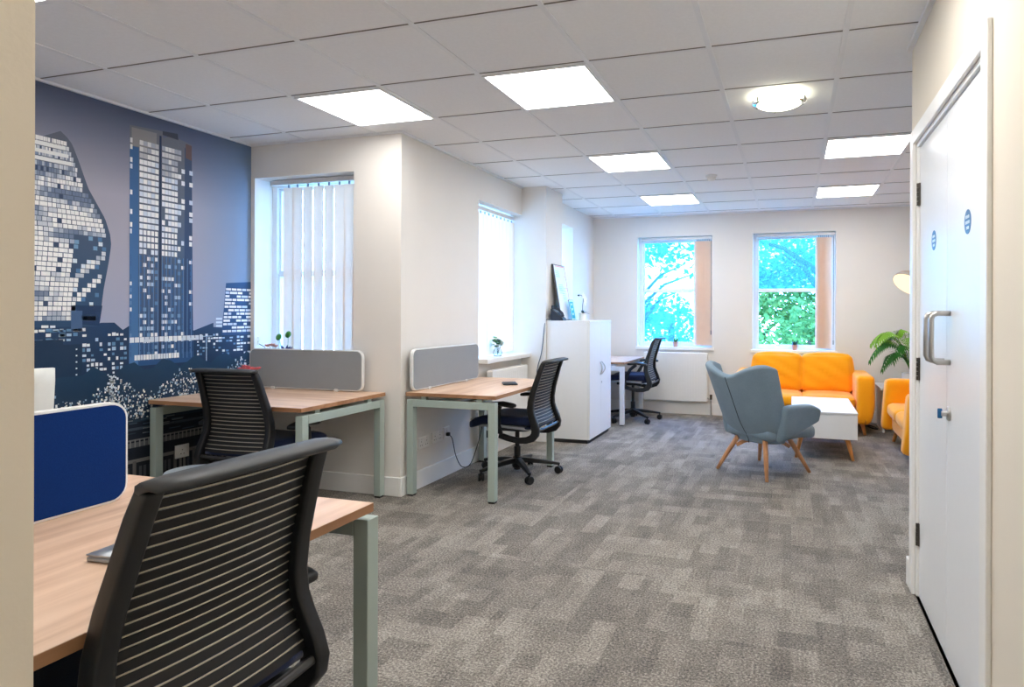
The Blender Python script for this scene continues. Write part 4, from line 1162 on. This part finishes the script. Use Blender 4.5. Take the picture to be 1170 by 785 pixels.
# wedge body (local +x towards the user)
def wedge(mb, x0, x1, w, h0, h1, mat=None):
    P = [(x0, -w, 0), (x1, -w, 0), (x1, w, 0), (x0, w, 0), (x0, -w, h0), (x1, -w, h1), (x1, w, h1), (x0, w, h0)]
    n = len(mb.v); mb.v += P
    for q in ((0, 3, 2, 1), (4, 5, 6, 7), (0, 1, 5, 4), (1, 2, 6, 5), (2, 3, 7, 6), (3, 0, 4, 7)): mb.face([n + i for i in q])
mb.box(-0.075, -0.055, -0.08, 0.08, 0.0, 0.115); wedge(mb, -0.075, 0.085, 0.085, 0.125, 0.020); obj('body', mb, M['phone'], t, bevel=0.006)
mr = Matrix.Translation((0.0, 0, 0.078)) @ Matrix.Rotation(R(33), 4, 'Y')
mb = MB(); mb.box(-0.065, -0.015, -0.02, 0.075, 0.0, 0.004, mat=mr); obj('display', mb, M['lcd'], t)
mb = MB()
for i in range(4):
    for j in range(3): mb.box(0.0 + i * 0.018, 0.012 + i * 0.018, -0.012 + j * 0.026, 0.006 + j * 0.026, 0, 0.005, mat=mr)
obj('keypad', mb, M['grey_cable'], t)
mb = MB(); P = [(-0.085, -0.058, 0.012), (-0.06, -0.058, 0.034), (0, -0.058, 0.042), (0.06, -0.058, 0.034), (0.085, -0.058, 0.012)]
mb.tube([mr @ Vector(p) for p in P], [0.022, 0.018, 0.014, 0.018, 0.022], 12); obj('handset', mb, M['phone'], t, smooth=True)
mb = MB(); mb.tube(smoothpath([(-2.28, 5.875, CZ + 0.006), (-2.322, 5.845, CZ - 0.01), (-2.345, 5.832, 0.95), (-2.36, 5.828, 0.85), (-2.40, 5.828, 0.70), (-2.41, 5.828, 0.45), (-2.42, 5.815, 0.15), (-2.42, 5.80, 0.006)]), 0.004, 8)
tag(obj('phone_cable', mb, M['grey_cable'], smooth=True), 'thin cable hanging from the phone down the pillar', 'cable')

t = thing('planner_board', 'framed white notice board leaning against the pillar on the cupboard', 'notice board', (-2.205, 6.140, CZ))
lean = math.atan2(0.095, 0.56)
mt = Matrix.Rotation(-lean, 4, 'Y')
mb = MB(); mb.box(-0.008, 0.008, -0.165, 0.165, 0.0, 0.575, mat=mt); obj('frame', mb, M['board_rim'], t, bevel=0.002)
mb = MB(); mb.box(0.008, 0.0092, -0.156, 0.156, 0.010, 0.565, mat=mt); s = obj('sheet', mb, M['board'], t)
mb = MB(); rnd = random.Random(5)
for (a, b, z) in ((-0.14, -0.02, 0.50), (-0.10, 0.04, 0.36), (-0.09, 0.09, 0.33), (-0.02, 0.10, 0.27)):
    for q in range(4): mb.box(0.0092, 0.0096, a, a + (b - a) * rnd.uniform(0.6, 1), z - q * 0.018, z - q * 0.018 + 0.008, mat=mt)
obj('handwriting', mb, M['board_pale'], s)
mb = MB(); mb.box(0.0092, 0.0096, 0.138, 0.152, 0.10, 0.56, mat=mt); mb.box(0.0092, 0.0096, -0.12, 0.138, 0.552, 0.562, mat=mt)
for z in (0.20, 0.33, 0.45): mb.box(0.0092, 0.0096, 0.09, 0.138, z, z + 0.006, mat=mt)
obj('red_border', mb, M['board_red'], s)
t = thing('leaflet_stand', 'clear stand holding a turquoise leaflet in front of the notice board', 'leaflet', (-2.150, 6.215, CZ))
mb = MB(); mb.box(-0.03, 0.03, -0.075, 0.075, 0, 0.004); mt2 = Matrix.Rotation(R(-10), 4, 'Y'); mb.box(-0.0015, 0.0015, -0.075, 0.075, 0.004, 0.215, mat=mt2); obj('acrylic_holder', mb, M['vase'], t)
mb = MB(); mb.box(0.0016, 0.0026, -0.070, 0.070, 0.006, 0.212, mat=mt2); s = obj('leaflet', mb, M['leaflet'], t)
mb = MB(); mb.box(0.0026, 0.0030, -0.058, 0.045, 0.02, 0.195, mat=mt2); s2 = obj('printed_block', mb, M['board_cyan'], s)
mb = MB()
for z in (0.055, 0.105, 0.155): mb.box(0.0030, 0.0033, -0.03, 0.015, z, z + 0.022, mat=mt2)
obj('printed_mark', mb, M['board_pale'], s)
t = thing('orchid', 'white orchid in a white pot on the cupboard', 'plant', (-2.085, 6.30, CZ))
mb = MB(); mb.lathe([(0.034, 0), (0.036, 0.003), (0.042, 0.075), (0.038, 0.075), (0.036, 0.066), (0.0001, 0.064)], 24); obj('pot', mb, M['pot_white'], t, smooth=False)
mb = MB(); mb.tube(smoothpath([(0, 0, 0.06), (-0.005, 0.01, 0.15), (0.0, 0.015, 0.22), (-0.01, -0.005, 0.255), (-0.02, -0.04, 0.262)]), 0.0028, 6); obj('stem', mb, M['plant_dark'], t)
mb = MB()
for (dx, dy, dz) in ((0.012, 0.015, 0.185), (0.014, 0.025, 0.215), (0.006, 0.005, 0.235), (0.0, -0.02, 0.255)):
    for k in range(5):
        a = R(72 * k + 18); mb.leafblade((dx, dy, dz), (0.35, math.cos(a), math.sin(a)), (1, 0, 0), 0.042, 0.040)
obj('blossom', mb, M['white_petal'], t)
mb = MB(); mb.rbox((-0.028, -0.055, 0.258), (0.010, 0.012, 0.009), 0.008, 4); obj('bud', mb, M['plant_dark'], t, smooth=True)
mb = MB()
for (dx, dy, dz, L) in ((0.2, 1, 0.35, 0.14), (0.3, -1, 0.6, 0.13), (0.9, -0.4, 0.25, 0.10)): mb.leafblade((0, 0, 0.07), (dx, dy, dz), (0, 0, 1), L, 0.032, droop=0.03, seg=6)
obj('foliage', mb, M['plant_dark'], t)
t = thing('computer_tower', 'black computer box on the floor under the small far desk', 'computer', (-2.27, 7.12, 0))
mb = MB(); mb.box(-0.19, 0.19, -0.085, 0.085, 0.02, 0.36); obj('case', mb, M['black'], t, bevel=0.006)
mb = MB(); mb.box(0.19, 0.196, -0.078, 0.078, 0.03, 0.35); obj('front_panel', mb, M['band'], t, bevel=0.004)
for s in (-1, 1):
    mb = MB(); mb.box(-0.17, 0.17, s * 0.07 - 0.012, s * 0.07 + 0.012, 0, 0.02); obj('foot', mb, M['foot'], t)

# ------------------------------------------------------------------ armchair (local +x forwards)
t = thing('armchair', 'blue grey wing back armchair with splayed wooden legs', 'armchair', (-0.22, 5.30, 0), R(52))
TOP = [(0, 0.776), (9, 0.790), (18, 0.812), (28, 0.832), (42, 0.854), (56, 0.869), (70, 0.876), (80, 0.874), (90, 0.850)]
def interp(K, x):
    for a, b in zip(K, K[1:]):
        if a[0] <= x <= b[0]: return a[1] + (b[1] - a[1]) * (x - a[0]) / (b[0] - a[0])
    return K[-1][1]
nu, nv = 40, 14
mb = MB()
for i in range(nu + 1):
    ph = -90 + 180 * i / nu; ap = abs(ph); a = R(ph)
    zt = interp(TOP, ap); zb = 0.243
    for j in range(nv + 1):
        v = j / nv; z = zb + (zt - zb) * v
        g_ = math.sin(min(1, max(0, (z - 0.258) / 0.20)) * PI / 2)
        xr = -0.165 - 0.05 * g_ - 0.47 * max(0, z - 0.30)
        xe = 0.02 - 0.07 * g_ - 0.36 * max(0, z - 0.42)
        hw = 0.215 + 0.085 * g_ + 0.05 * max(0, z - 0.45)
        x = xe - (xe - xr) * abs(math.cos(a)) ** 0.75
        y = hw * abs(math.sin(a)) ** 0.85 * (1 if a > 0 else -1)
        mb.v.append((x, y, z))
for i in range(nu):
    for j in range(nv):
        a0 = i * (nv + 1) + j; mb.face((a0, a0 + nv + 1, a0 + nv + 2, a0 + 1))
o = obj('backrest', mb, M['armch'], t, smooth=True)
so = o.modifiers.new('solid', 'SOLIDIFY'); so.thickness = 0.06; so.offset = 1.0
bv = o.modifiers.new('bev', 'BEVEL'); bv.width = 0.022; bv.segments = 4; bv.limit_method = 'ANGLE'; bv.angle_limit = R(50)
sb = o.modifiers.new('sub', 'SUBSURF'); sb.levels = 1; sb.render_levels = 1
col = nu // 2; pts = [Vector(o.data.vertices[col * (nv + 1) + j].co) + Vector((-0.001, 0, 0)) for j in range(0, nv + 1)]
mb = MB(); mb.tube(pts, 0.0028, 6); obj('seam', mb, M['seam'], t, smooth=True)
for s in (-1, 1):
    def armfn(x, y, z, s=s):
        f = (x + 0.20) / 0.40                                     # 0 at the back, 1 at the front
        lo = -0.150 + 0.15 * max(0.0, f) ** 1.3; hi = 0.150 - 0.012 * f - 0.055 * (max(0, f - 0.60) / 0.40) ** 2
        zz = lo + (hi - lo) * (z / 0.145 + 1) / 2
        yy = y + s * (0.065 * (zz + 0.15) / 0.30 + 0.03 * f * f)
        return (x, yy, zz)
    mb = MB(); mb.rbox((0.055, s * 0.262, 0.425), (0.200, 0.036, 0.145), 0.036, 12, fn=armfn); obj('arm', mb, M['armch'], t, smooth=True)
mb = MB(); mb.rbox((0.115, 0, 0.338), (0.305, 0.235, 0.060), 0.05, 9, puff=0.012, fn=lambda x, y, z: (x, y * (1 - 0.12 * max(0, x / 0.29)), z - 0.04 * max(0, x / 0.29) ** 2)); obj('seat_cushion', mb, M['armch'], t, smooth=True)
mb = MB(); mb.rbox((0.06, 0, 0.288), (0.170, 0.18, 0.030), 0.028, 8); obj('seat_base', mb, M['armch'], t, smooth=True)
for s in (45, -45, 135, -135):
    a = R(s); d = Vector((math.cos(a), math.sin(a), 0)); mb = MB()
    mb.tube([d * 0.195 + Vector((0, 0, 0.275)), d * 0.28 + Vector((0, 0, 0.14)), d * 0.362 + Vector((0, 0, 0.0))], [0.021, 0.018, 0.013], 14)
    obj('leg', mb, M['leg'], t, smooth=True)
for s in (45, -45):
    a = R(s); d = Vector((math.cos(a), math.sin(a), 0)); q = Vector((-d.y, d.x, 0)); mb = MB()
    pts = [d * k + Vector((0, 0, 0.245 - 0.55 * max(0, abs(k) - 0.13))) for k in (-0.21, -0.15, -0.1, 0, 0.1, 0.15, 0.21)]
    mb.sweep(pts, [(-0.015, -0.012), (0.015, -0.012), (0.015, 0.012), (-0.015, 0.012)], q); obj('cross_strut', mb, M['leg'], t, bevel=0.003)

# ------------------------------------------------------------------ sofas (local +x forwards)
def sofa(label, loc, rz, half=0.715):
    t = thing('sofa', label, 'sofa', (loc[0], loc[1], 0), rz, 'yellow sofas')
    ia = half - 0.18
    mb = MB(); mb.rbox((0.0, 0, 0.205), (0.34, ia + 0.02, 0.075), 0.03, 6); obj('seat_base', mb, M['sofa'], t, smooth=True)
    mb = MB(); mb.rbox((-0.335, 0, 0.37), (0.062, half - 0.10, 0.23), 0.05, 8, fn=lambda x, y, z: (x - 0.10 * (z + 0.28) * 0.5, y, z)); obj('back_frame', mb, M['sofa'], t, smooth=True)
    for s in (-1, 1):
        def armfn(x, y, z, s=s):
            k = max(0, (-z - 0.02) / 0.23)                       # the lower outside curves inwards
            yy = y - s * 0.05 * k ** 2.2 * (1 if y * s > 0 else 0.0)
            return (x - 0.02 * (z / 0.25), yy, z)
        mb = MB(); mb.rbox((0.02, s * (half - 0.09), 0.372), (0.385, 0.09, 0.252), 0.045, 10, fn=armfn); obj('arm', mb, M['sofa'], t, smooth=True)
        y0 = s * ia / 2
        mb = MB(); mb.rbox((0.065, y0, 0.335), (0.315, ia / 2 - 0.004, 0.062), 0.045, 9, puff=0.014); obj('seat_cushion', mb, M['sofa'], t, smooth=True)
        rn = random.Random(int(10 * half) + s)
        def cfn(x, y, z):
            wr = 0.010 * math.sin(y * 30 + 3 * math.sin(z * 17)) * math.exp(-((z + 0.01) / 0.06) ** 2) + 0.005 * math.sin(z * 44 + y * 22)
            return (x + wr, y, z)
        mb = MB(); m = Matrix.Translation((-0.195, y0, 0.590)) @ Matrix.Rotation(R(-11), 4, 'Y')
        mb.rbox((0, 0, 0), (0.078, ia / 2 + 0.002, 0.212), 0.05, 16, puff=0.03, fn=cfn, mat=m); bc = obj('back_cushion', mb, M['sofa'], t, smooth=True)
    for (sx, sy) in ((1, 1), (1, -1), (-1, 1), (-1, -1)):
        mb = MB(); x, y = sx * 0.27, sy * (half - 0.12)
        mb.tube([(x, y, 0.15), (x + sx * 0.035, y + sy * 0.03, 0.0)], [0.024, 0.014], 12); obj('leg', mb, M['leg_warm'], t, smooth=True)
    return t
sofa('yellow two seat sofa against the far wall under the window', (0.108, 7.46), R(-90))
sofa('yellow sofa half hidden behind the door frame, facing the coffee table', (1.275, 6.27), R(180))

t = thing('coffee_table', 'white box coffee table on splayed wooden legs between the sofas', 'coffee table', (0.272, 6.34, 0))
mb = MB(); mb.box(-0.268, 0.268, -0.50, 0.50, 0.185, 0.398); obj('body', mb, M['cab'], t, bevel=0.003)
mb = MB(); mb.box(-0.272, 0.272, -0.505, 0.505, 0.400, 0.416); obj('tabletop', mb, M['cab'], t, bevel=0.003)
for (sx, sy) in ((1, 1), (1, -1), (-1, 1), (-1, -1)):
    mb = MB(); mb.tube([(sx * 0.19, sy * 0.42, 0.186), (sx * 0.235, sy * 0.475, 0.0)], [0.022, 0.012], 12); obj('leg', mb, M['leg_warm'], t, smooth=True)

t = thing('side_table', 'low white side table in the corner between the two sofas', 'side table', (1.24, 7.60, 0))
mb = MB(); mb.box(-0.34, 0.34, -0.26, 0.30, 0.455, 0.480); obj('tabletop', mb, M['cab'], t, bevel=0.003)
for x in (-0.31, 0.29):
    mb = MB(); mb.box(x, x + 0.02, -0.24, 0.28, 0, 0.455); obj('side_panel', mb, M['cab'], t, bevel=0.002)
mb = MB(); mb.tube(smoothpath([(0.78, 7.90, 0.006), (0.84, 7.62, 0.006), (0.90, 7.55, 0.006), (0.88, 7.70, 0.006), (0.80, 7.80, 0.006)]), 0.007, 8)
tag(obj('floor_cable', mb, M['cable'], smooth=True), 'black cable coiled on the carpet behind the sofa end', 'cable')

# ------------------------------------------------------------------ palm and lamp
t = thing('potted_palm', 'green potted palm on the side table behind the yellow sofas', 'plant', (1.24, 7.58, 0.48))
mb = MB(); mb.lathe([(0.075, 0), (0.08, 0.004), (0.10, 0.15), (0.094, 0.15), (0.090, 0.138)], 28); obj('pot', mb, M['pot_white'], t)
mb = MB(); mb.lathe([(0.09, 0.135), (0.0001, 0.14)], 20); obj('soil', mb, M['soil'], t)
def frond(az, L, rise, droop, mat):
    mb = MB(); pts = []; d = Vector((math.cos(az), math.sin(az), 0)); s = Vector((-d.y, d.x, 0)); n = 22
    for i in range(n + 1):
        u = i / n; pts.append(Vector((0, 0, 0.14)) + d * (L * (u ** 1.15)) + Vector((0, 0, rise * math.sin(u * PI * 0.62) - droop * u ** 3)))
    mb.tube(pts, [0.006 * (1 - 0.8 * i / n) for i in range(n + 1)], 6)
    for i in range(5, n + 1):
        u = i / n; tg = (pts[min(i + 1, n)] - pts[i - 1]).normalized(); ll = 0.155 * math.sin(PI * min(1, 0.22 + 0.72 * u))
        for sg in (-1, 1):
            dd = (tg * 0.55 + s * sg * 0.85 + Vector((0, 0, -0.25))).normalized()
            mb.leafblade(pts[i], dd, Vector((0, 0, 1)), ll, 0.024, droop=0.045, seg=3)
    obj('frond', mb, mat, t)
for (az, L, rise, droop, k) in ((192, 0.42, 0.50, 0.14, 1), (210, 0.44, 0.52, 0.16, 1), (200, 0.46, 0.42, 0.24, 0), (185, 0.36, 0.42, 0.16, 1), (205, 0.34, 0.30, 0.22, 0), (232, 0.36, 0.40, 0.22, 0), (262, 0.30, 0.46, 0.14, 1), (150, 0.32, 0.44, 0.10, 0), (300, 0.36, 0.38, 0.22, 0), (340, 0.38, 0.42, 0.2, 1), (30, 0.34, 0.45, 0.18, 0), (90, 0.25, 0.48, 0.12, 0), (218, 0.20, 0.50, 0.04, 1)):
    frond(R(az), L, rise, droop, M['leaf_light'] if k else M['leaf'])
t = thing('floor_lamp', 'floor lamp with a lit dome shade tilted over the corner', 'lamp', (1.47, 7.165, 0))
mb = MB(); mb.lathe([(0.15, 0), (0.15, 0.012), (0.04, 0.022), (0.0001, 0.024)], 32); obj('base', mb, M['lamp_outer'], t)
mb = MB(); mb.tube(smoothpath([(0, 0, 0.02), (0, 0, 1.35), (-0.03, 0, 1.62), (-0.12, 0.01, 1.74), (-0.22, 0.01, 1.71), (-0.285, 0.015, 1.64)]), 0.011, 10); obj('pole', mb, M['lamp_outer'], t, smooth=True)
ms = Matrix.Translation((-0.335, -0.06, 1.565)) @ Vector((0.50, 0.42, 0.76)).to_track_quat('Z', 'Y').to_matrix().to_4x4()
rad_ = 0.165
mb = MB(); mb.lathe([(rad_ * math.cos(R(q)), 0.125 * math.sin(R(q))) for q in range(0, 91, 9)][:-1] + [(0.0001, 0.125)], 36, mat=ms); o = obj('lamp_shade', mb, M['lamp_outer'], t, smooth=True)
mb = MB(); mb.lathe([(0.0001, -0.016), (0.10, -0.010), (rad_ - 0.004, 0.000), (rad_ - 0.014, 0.014), (0.0001, 0.018)], 36, mat=ms); obj('lit_diffuser', mb, M['lamp_inner'], t, smooth=True)

# ------------------------------------------------------------------ trees outside
mb = MB(); mb.box(-20, 20, 8.6, 40, -3.2, -3.0)
struct('ground', mb, M['ground'], 'grass outside below the windows', 'ground')
def tree(label, x, y, ztop, rad, n, lm, seed, zlow=-0.6, trunk=0.14, cl=26):
    rnd = random.Random(seed)
    t = thing('tree', label, 'tree', (x, y, -3.0), group='trees outside the far windows')
    mb = MB(); mb.tube([(0, 0, 0), (0.05, 0.05, 2.2), (-0.05, 0, 4.2), (0.1, 0, ztop + 1.5)], [trunk * 1.3, trunk, trunk * 0.8, trunk * 0.3], 12)
    for k in range(9):
        a = rnd.uniform(0, 2 * PI); z = rnd.uniform(2.6, ztop + 1.5); L = rnd.uniform(0.6, 1.0) * rad
        mb.tube([(0, 0, z), (math.cos(a) * L * 0.5, math.sin(a) * L * 0.5, z + 0.5), (math.cos(a) * L, math.sin(a) * L, z + 0.7)], [trunk * 0.45, trunk * 0.28, trunk * 0.1], 8)
    obj('trunk', mb, M['bark'], t, smooth=True)
    mb = MB(); cen = []
    for k in range(cl):
        a = rnd.uniform(0, 2 * PI); rr_ = rad * rnd.random() ** 0.5; z = rnd.uniform(zlow + 3, ztop + 3)
        cen.append((rr_ * math.cos(a), rr_ * math.sin(a), z, rnd.uniform(0.35, 0.8)))
    for k in range(n):
        c = rnd.choice(cen); v = Vector((rnd.gauss(0, 1), rnd.gauss(0, 1), rnd.gauss(0, 0.7))).normalized() * c[3] * rnd.random() ** 0.4
        p = Vector(c[:3]) + v; d = Vector((rnd.uniform(-1, 1), rnd.uniform(-1, 1), rnd.uniform(-1.0, 0.3))).normalized()
        up = Vector((rnd.uniform(-.6, .6), rnd.uniform(-.6, .6), 1)); sd = d.cross(up).normalized(); L = rnd.uniform(0.10, 0.19); w = L * 0.30
        mb.quad(p, p + d * L * 0.5 + sd * w, p + d * L, p + d * L * 0.5 - sd * w)
    obj('crown', mb, lm, t)
tree('bushy tree outside the window above the sofa, with a dark trunk', 0.55, 12.2, 3.6, 1.9, 8000, M['tree_leaf'], 1, zlow=-1.2, trunk=0.15)
tree('low pale green bush outside, bottom of the window above the sofa', -0.1, 16.5, 0.9, 1.9, 6000, M['tree_leaf_b'], 9, zlow=-2.6, trunk=0.08)
tree('leafy light green tree outside, left part of the window above the sofa', -0.85, 14.2, 3.2, 1.5, 6000, M['tree_leaf_b'], 2, trunk=0.10)
tree('tall thin tree outside the window above the radiator', -2.95, 12.4, 3.4, 1.3, 2600, M['tree_leaf'], 3, zlow=-0.4, trunk=0.08, cl=16)
tree('low bushy tree outside, filling the lower window above the radiator', -2.9, 16.0, 1.3, 1.7, 6000, M['tree_leaf'], 4, zlow=-1.4, trunk=0.10)

# ------------------------------------------------------------------ light
w = bpy.data.worlds.new('World'); SC.world = w; w.use_nodes = True
nt = w.node_tree; nt.nodes.clear()
bg = nt.nodes.new('ShaderNodeBackground'); ou = nt.nodes.new('ShaderNodeOutputWorld')
tcw = nt.nodes.new('ShaderNodeTexCoord'); sx = nt.nodes.new('ShaderNodeSeparateXYZ'); nt.links.new(tcw.outputs['Generated'], sx.inputs[0])
rp = nt.nodes.new('ShaderNodeValToRGB'); rp.color_ramp.elements[0].position = 0.0; rp.color_ramp.elements[0].color = (0.27, 0.56, 1, 1)
rp.color_ramp.elements[1].position = 0.8; rp.color_ramp.elements[1].color = (0.10, 0.33, 1.0, 1)
nt.links.new(sx.outputs['Z'], rp.inputs[0]); nt.links.new(rp.outputs[0], bg.inputs[0])
bg.inputs[1].default_value = 21.0
nt.links.new(bg.outputs[0], ou.inputs[0])
sd = bpy.data.lights.new('sun', 'SUN'); sd.energy = 6.0; sd.angle = R(2); sd.color = (1, 0.95, 0.86)
so_ = bpy.data.objects.new('sun', sd); C.objects.link(so_); so_.rotation_euler = (R(48), 0, R(20)); so_.location = (0, 0, 12)
def portal(loc, rot, sx_, sy_):
    l = bpy.data.lights.new('portal', 'AREA'); l.shape = 'RECTANGLE'; l.size = sx_; l.size_y = sy_; l.cycles.is_portal = True
    o = bpy.data.objects.new('portal', l); C.objects.link(o); o.location = loc; o.rotation_euler = rot
portal(((W1[0] + W1[1]) / 2, YW + 0.27, 1.56), (R(-90), 0, 0), 0.9, 1.4)
portal((XB - 0.27, (W2[0] + W2[1]) / 2, 1.55), (0, R(-90), 0), 1.4, 0.92)
portal((XW - 0.27, (W3[0] + W3[1]) / 2, 1.55), (0, R(-90), 0), 1.4, 0.84)
portal(((W4[0] + W4[1]) / 2, YF + 0.22, 1.54), (R(-90), 0, 0), 0.96, 1.42)
portal(((W5[0] + W5[1]) / 2, YF + 0.22, 1.54), (R(-90), 0, 0), 0.96, 1.42)

# ------------------------------------------------------------------ camera
YAW, ROLL, FPX, CXP, CYP, EYE = 0.2937, 0.003, 727.8, 684.7, 357.8, 1.265
cam = bpy.data.cameras.new('camera'); co = bpy.data.objects.new('camera', cam); C.objects.link(co)
r = Vector((math.cos(YAW), math.sin(YAW), 0)); f = Vector((-math.sin(YAW), math.cos(YAW), 0)); up = Vector((0, 0, 1))
r3 = r * math.cos(ROLL) + up * math.sin(ROLL); u3 = up * math.cos(ROLL) - r * math.sin(ROLL)
m = Matrix((r3, u3, -f)).transposed().to_4x4(); m.translation = (0, 0, EYE)
co.matrix_world = m
cam.sensor_width = 36.0; cam.sensor_fit = 'HORIZONTAL'; cam.lens = 36.0 * FPX / 1170.0
cam.shift_x = (585.0 - CXP) / 1170.0; cam.shift_y = -(392.5 - CYP) / 1170.0
cam.clip_start = 0.02
SC.camera = co

SC.view_settings.view_transform = 'Standard'; SC.view_settings.look = 'None'; SC.view_settings.gamma = 1.0
SC.view_settings.use_curve_mapping = False; SC.view_settings.exposure = 0.32
cy = SC.cycles
cy.max_bounces = 10; cy.diffuse_bounces = 6; cy.glossy_bounces = 4; cy.transmission_bounces = 6; cy.transparent_max_bounces = 16
cy.sample_clamp_indirect = 6.0; cy.use_denoising = True
cy.caustics_reflective = False; cy.caustics_refractive = False
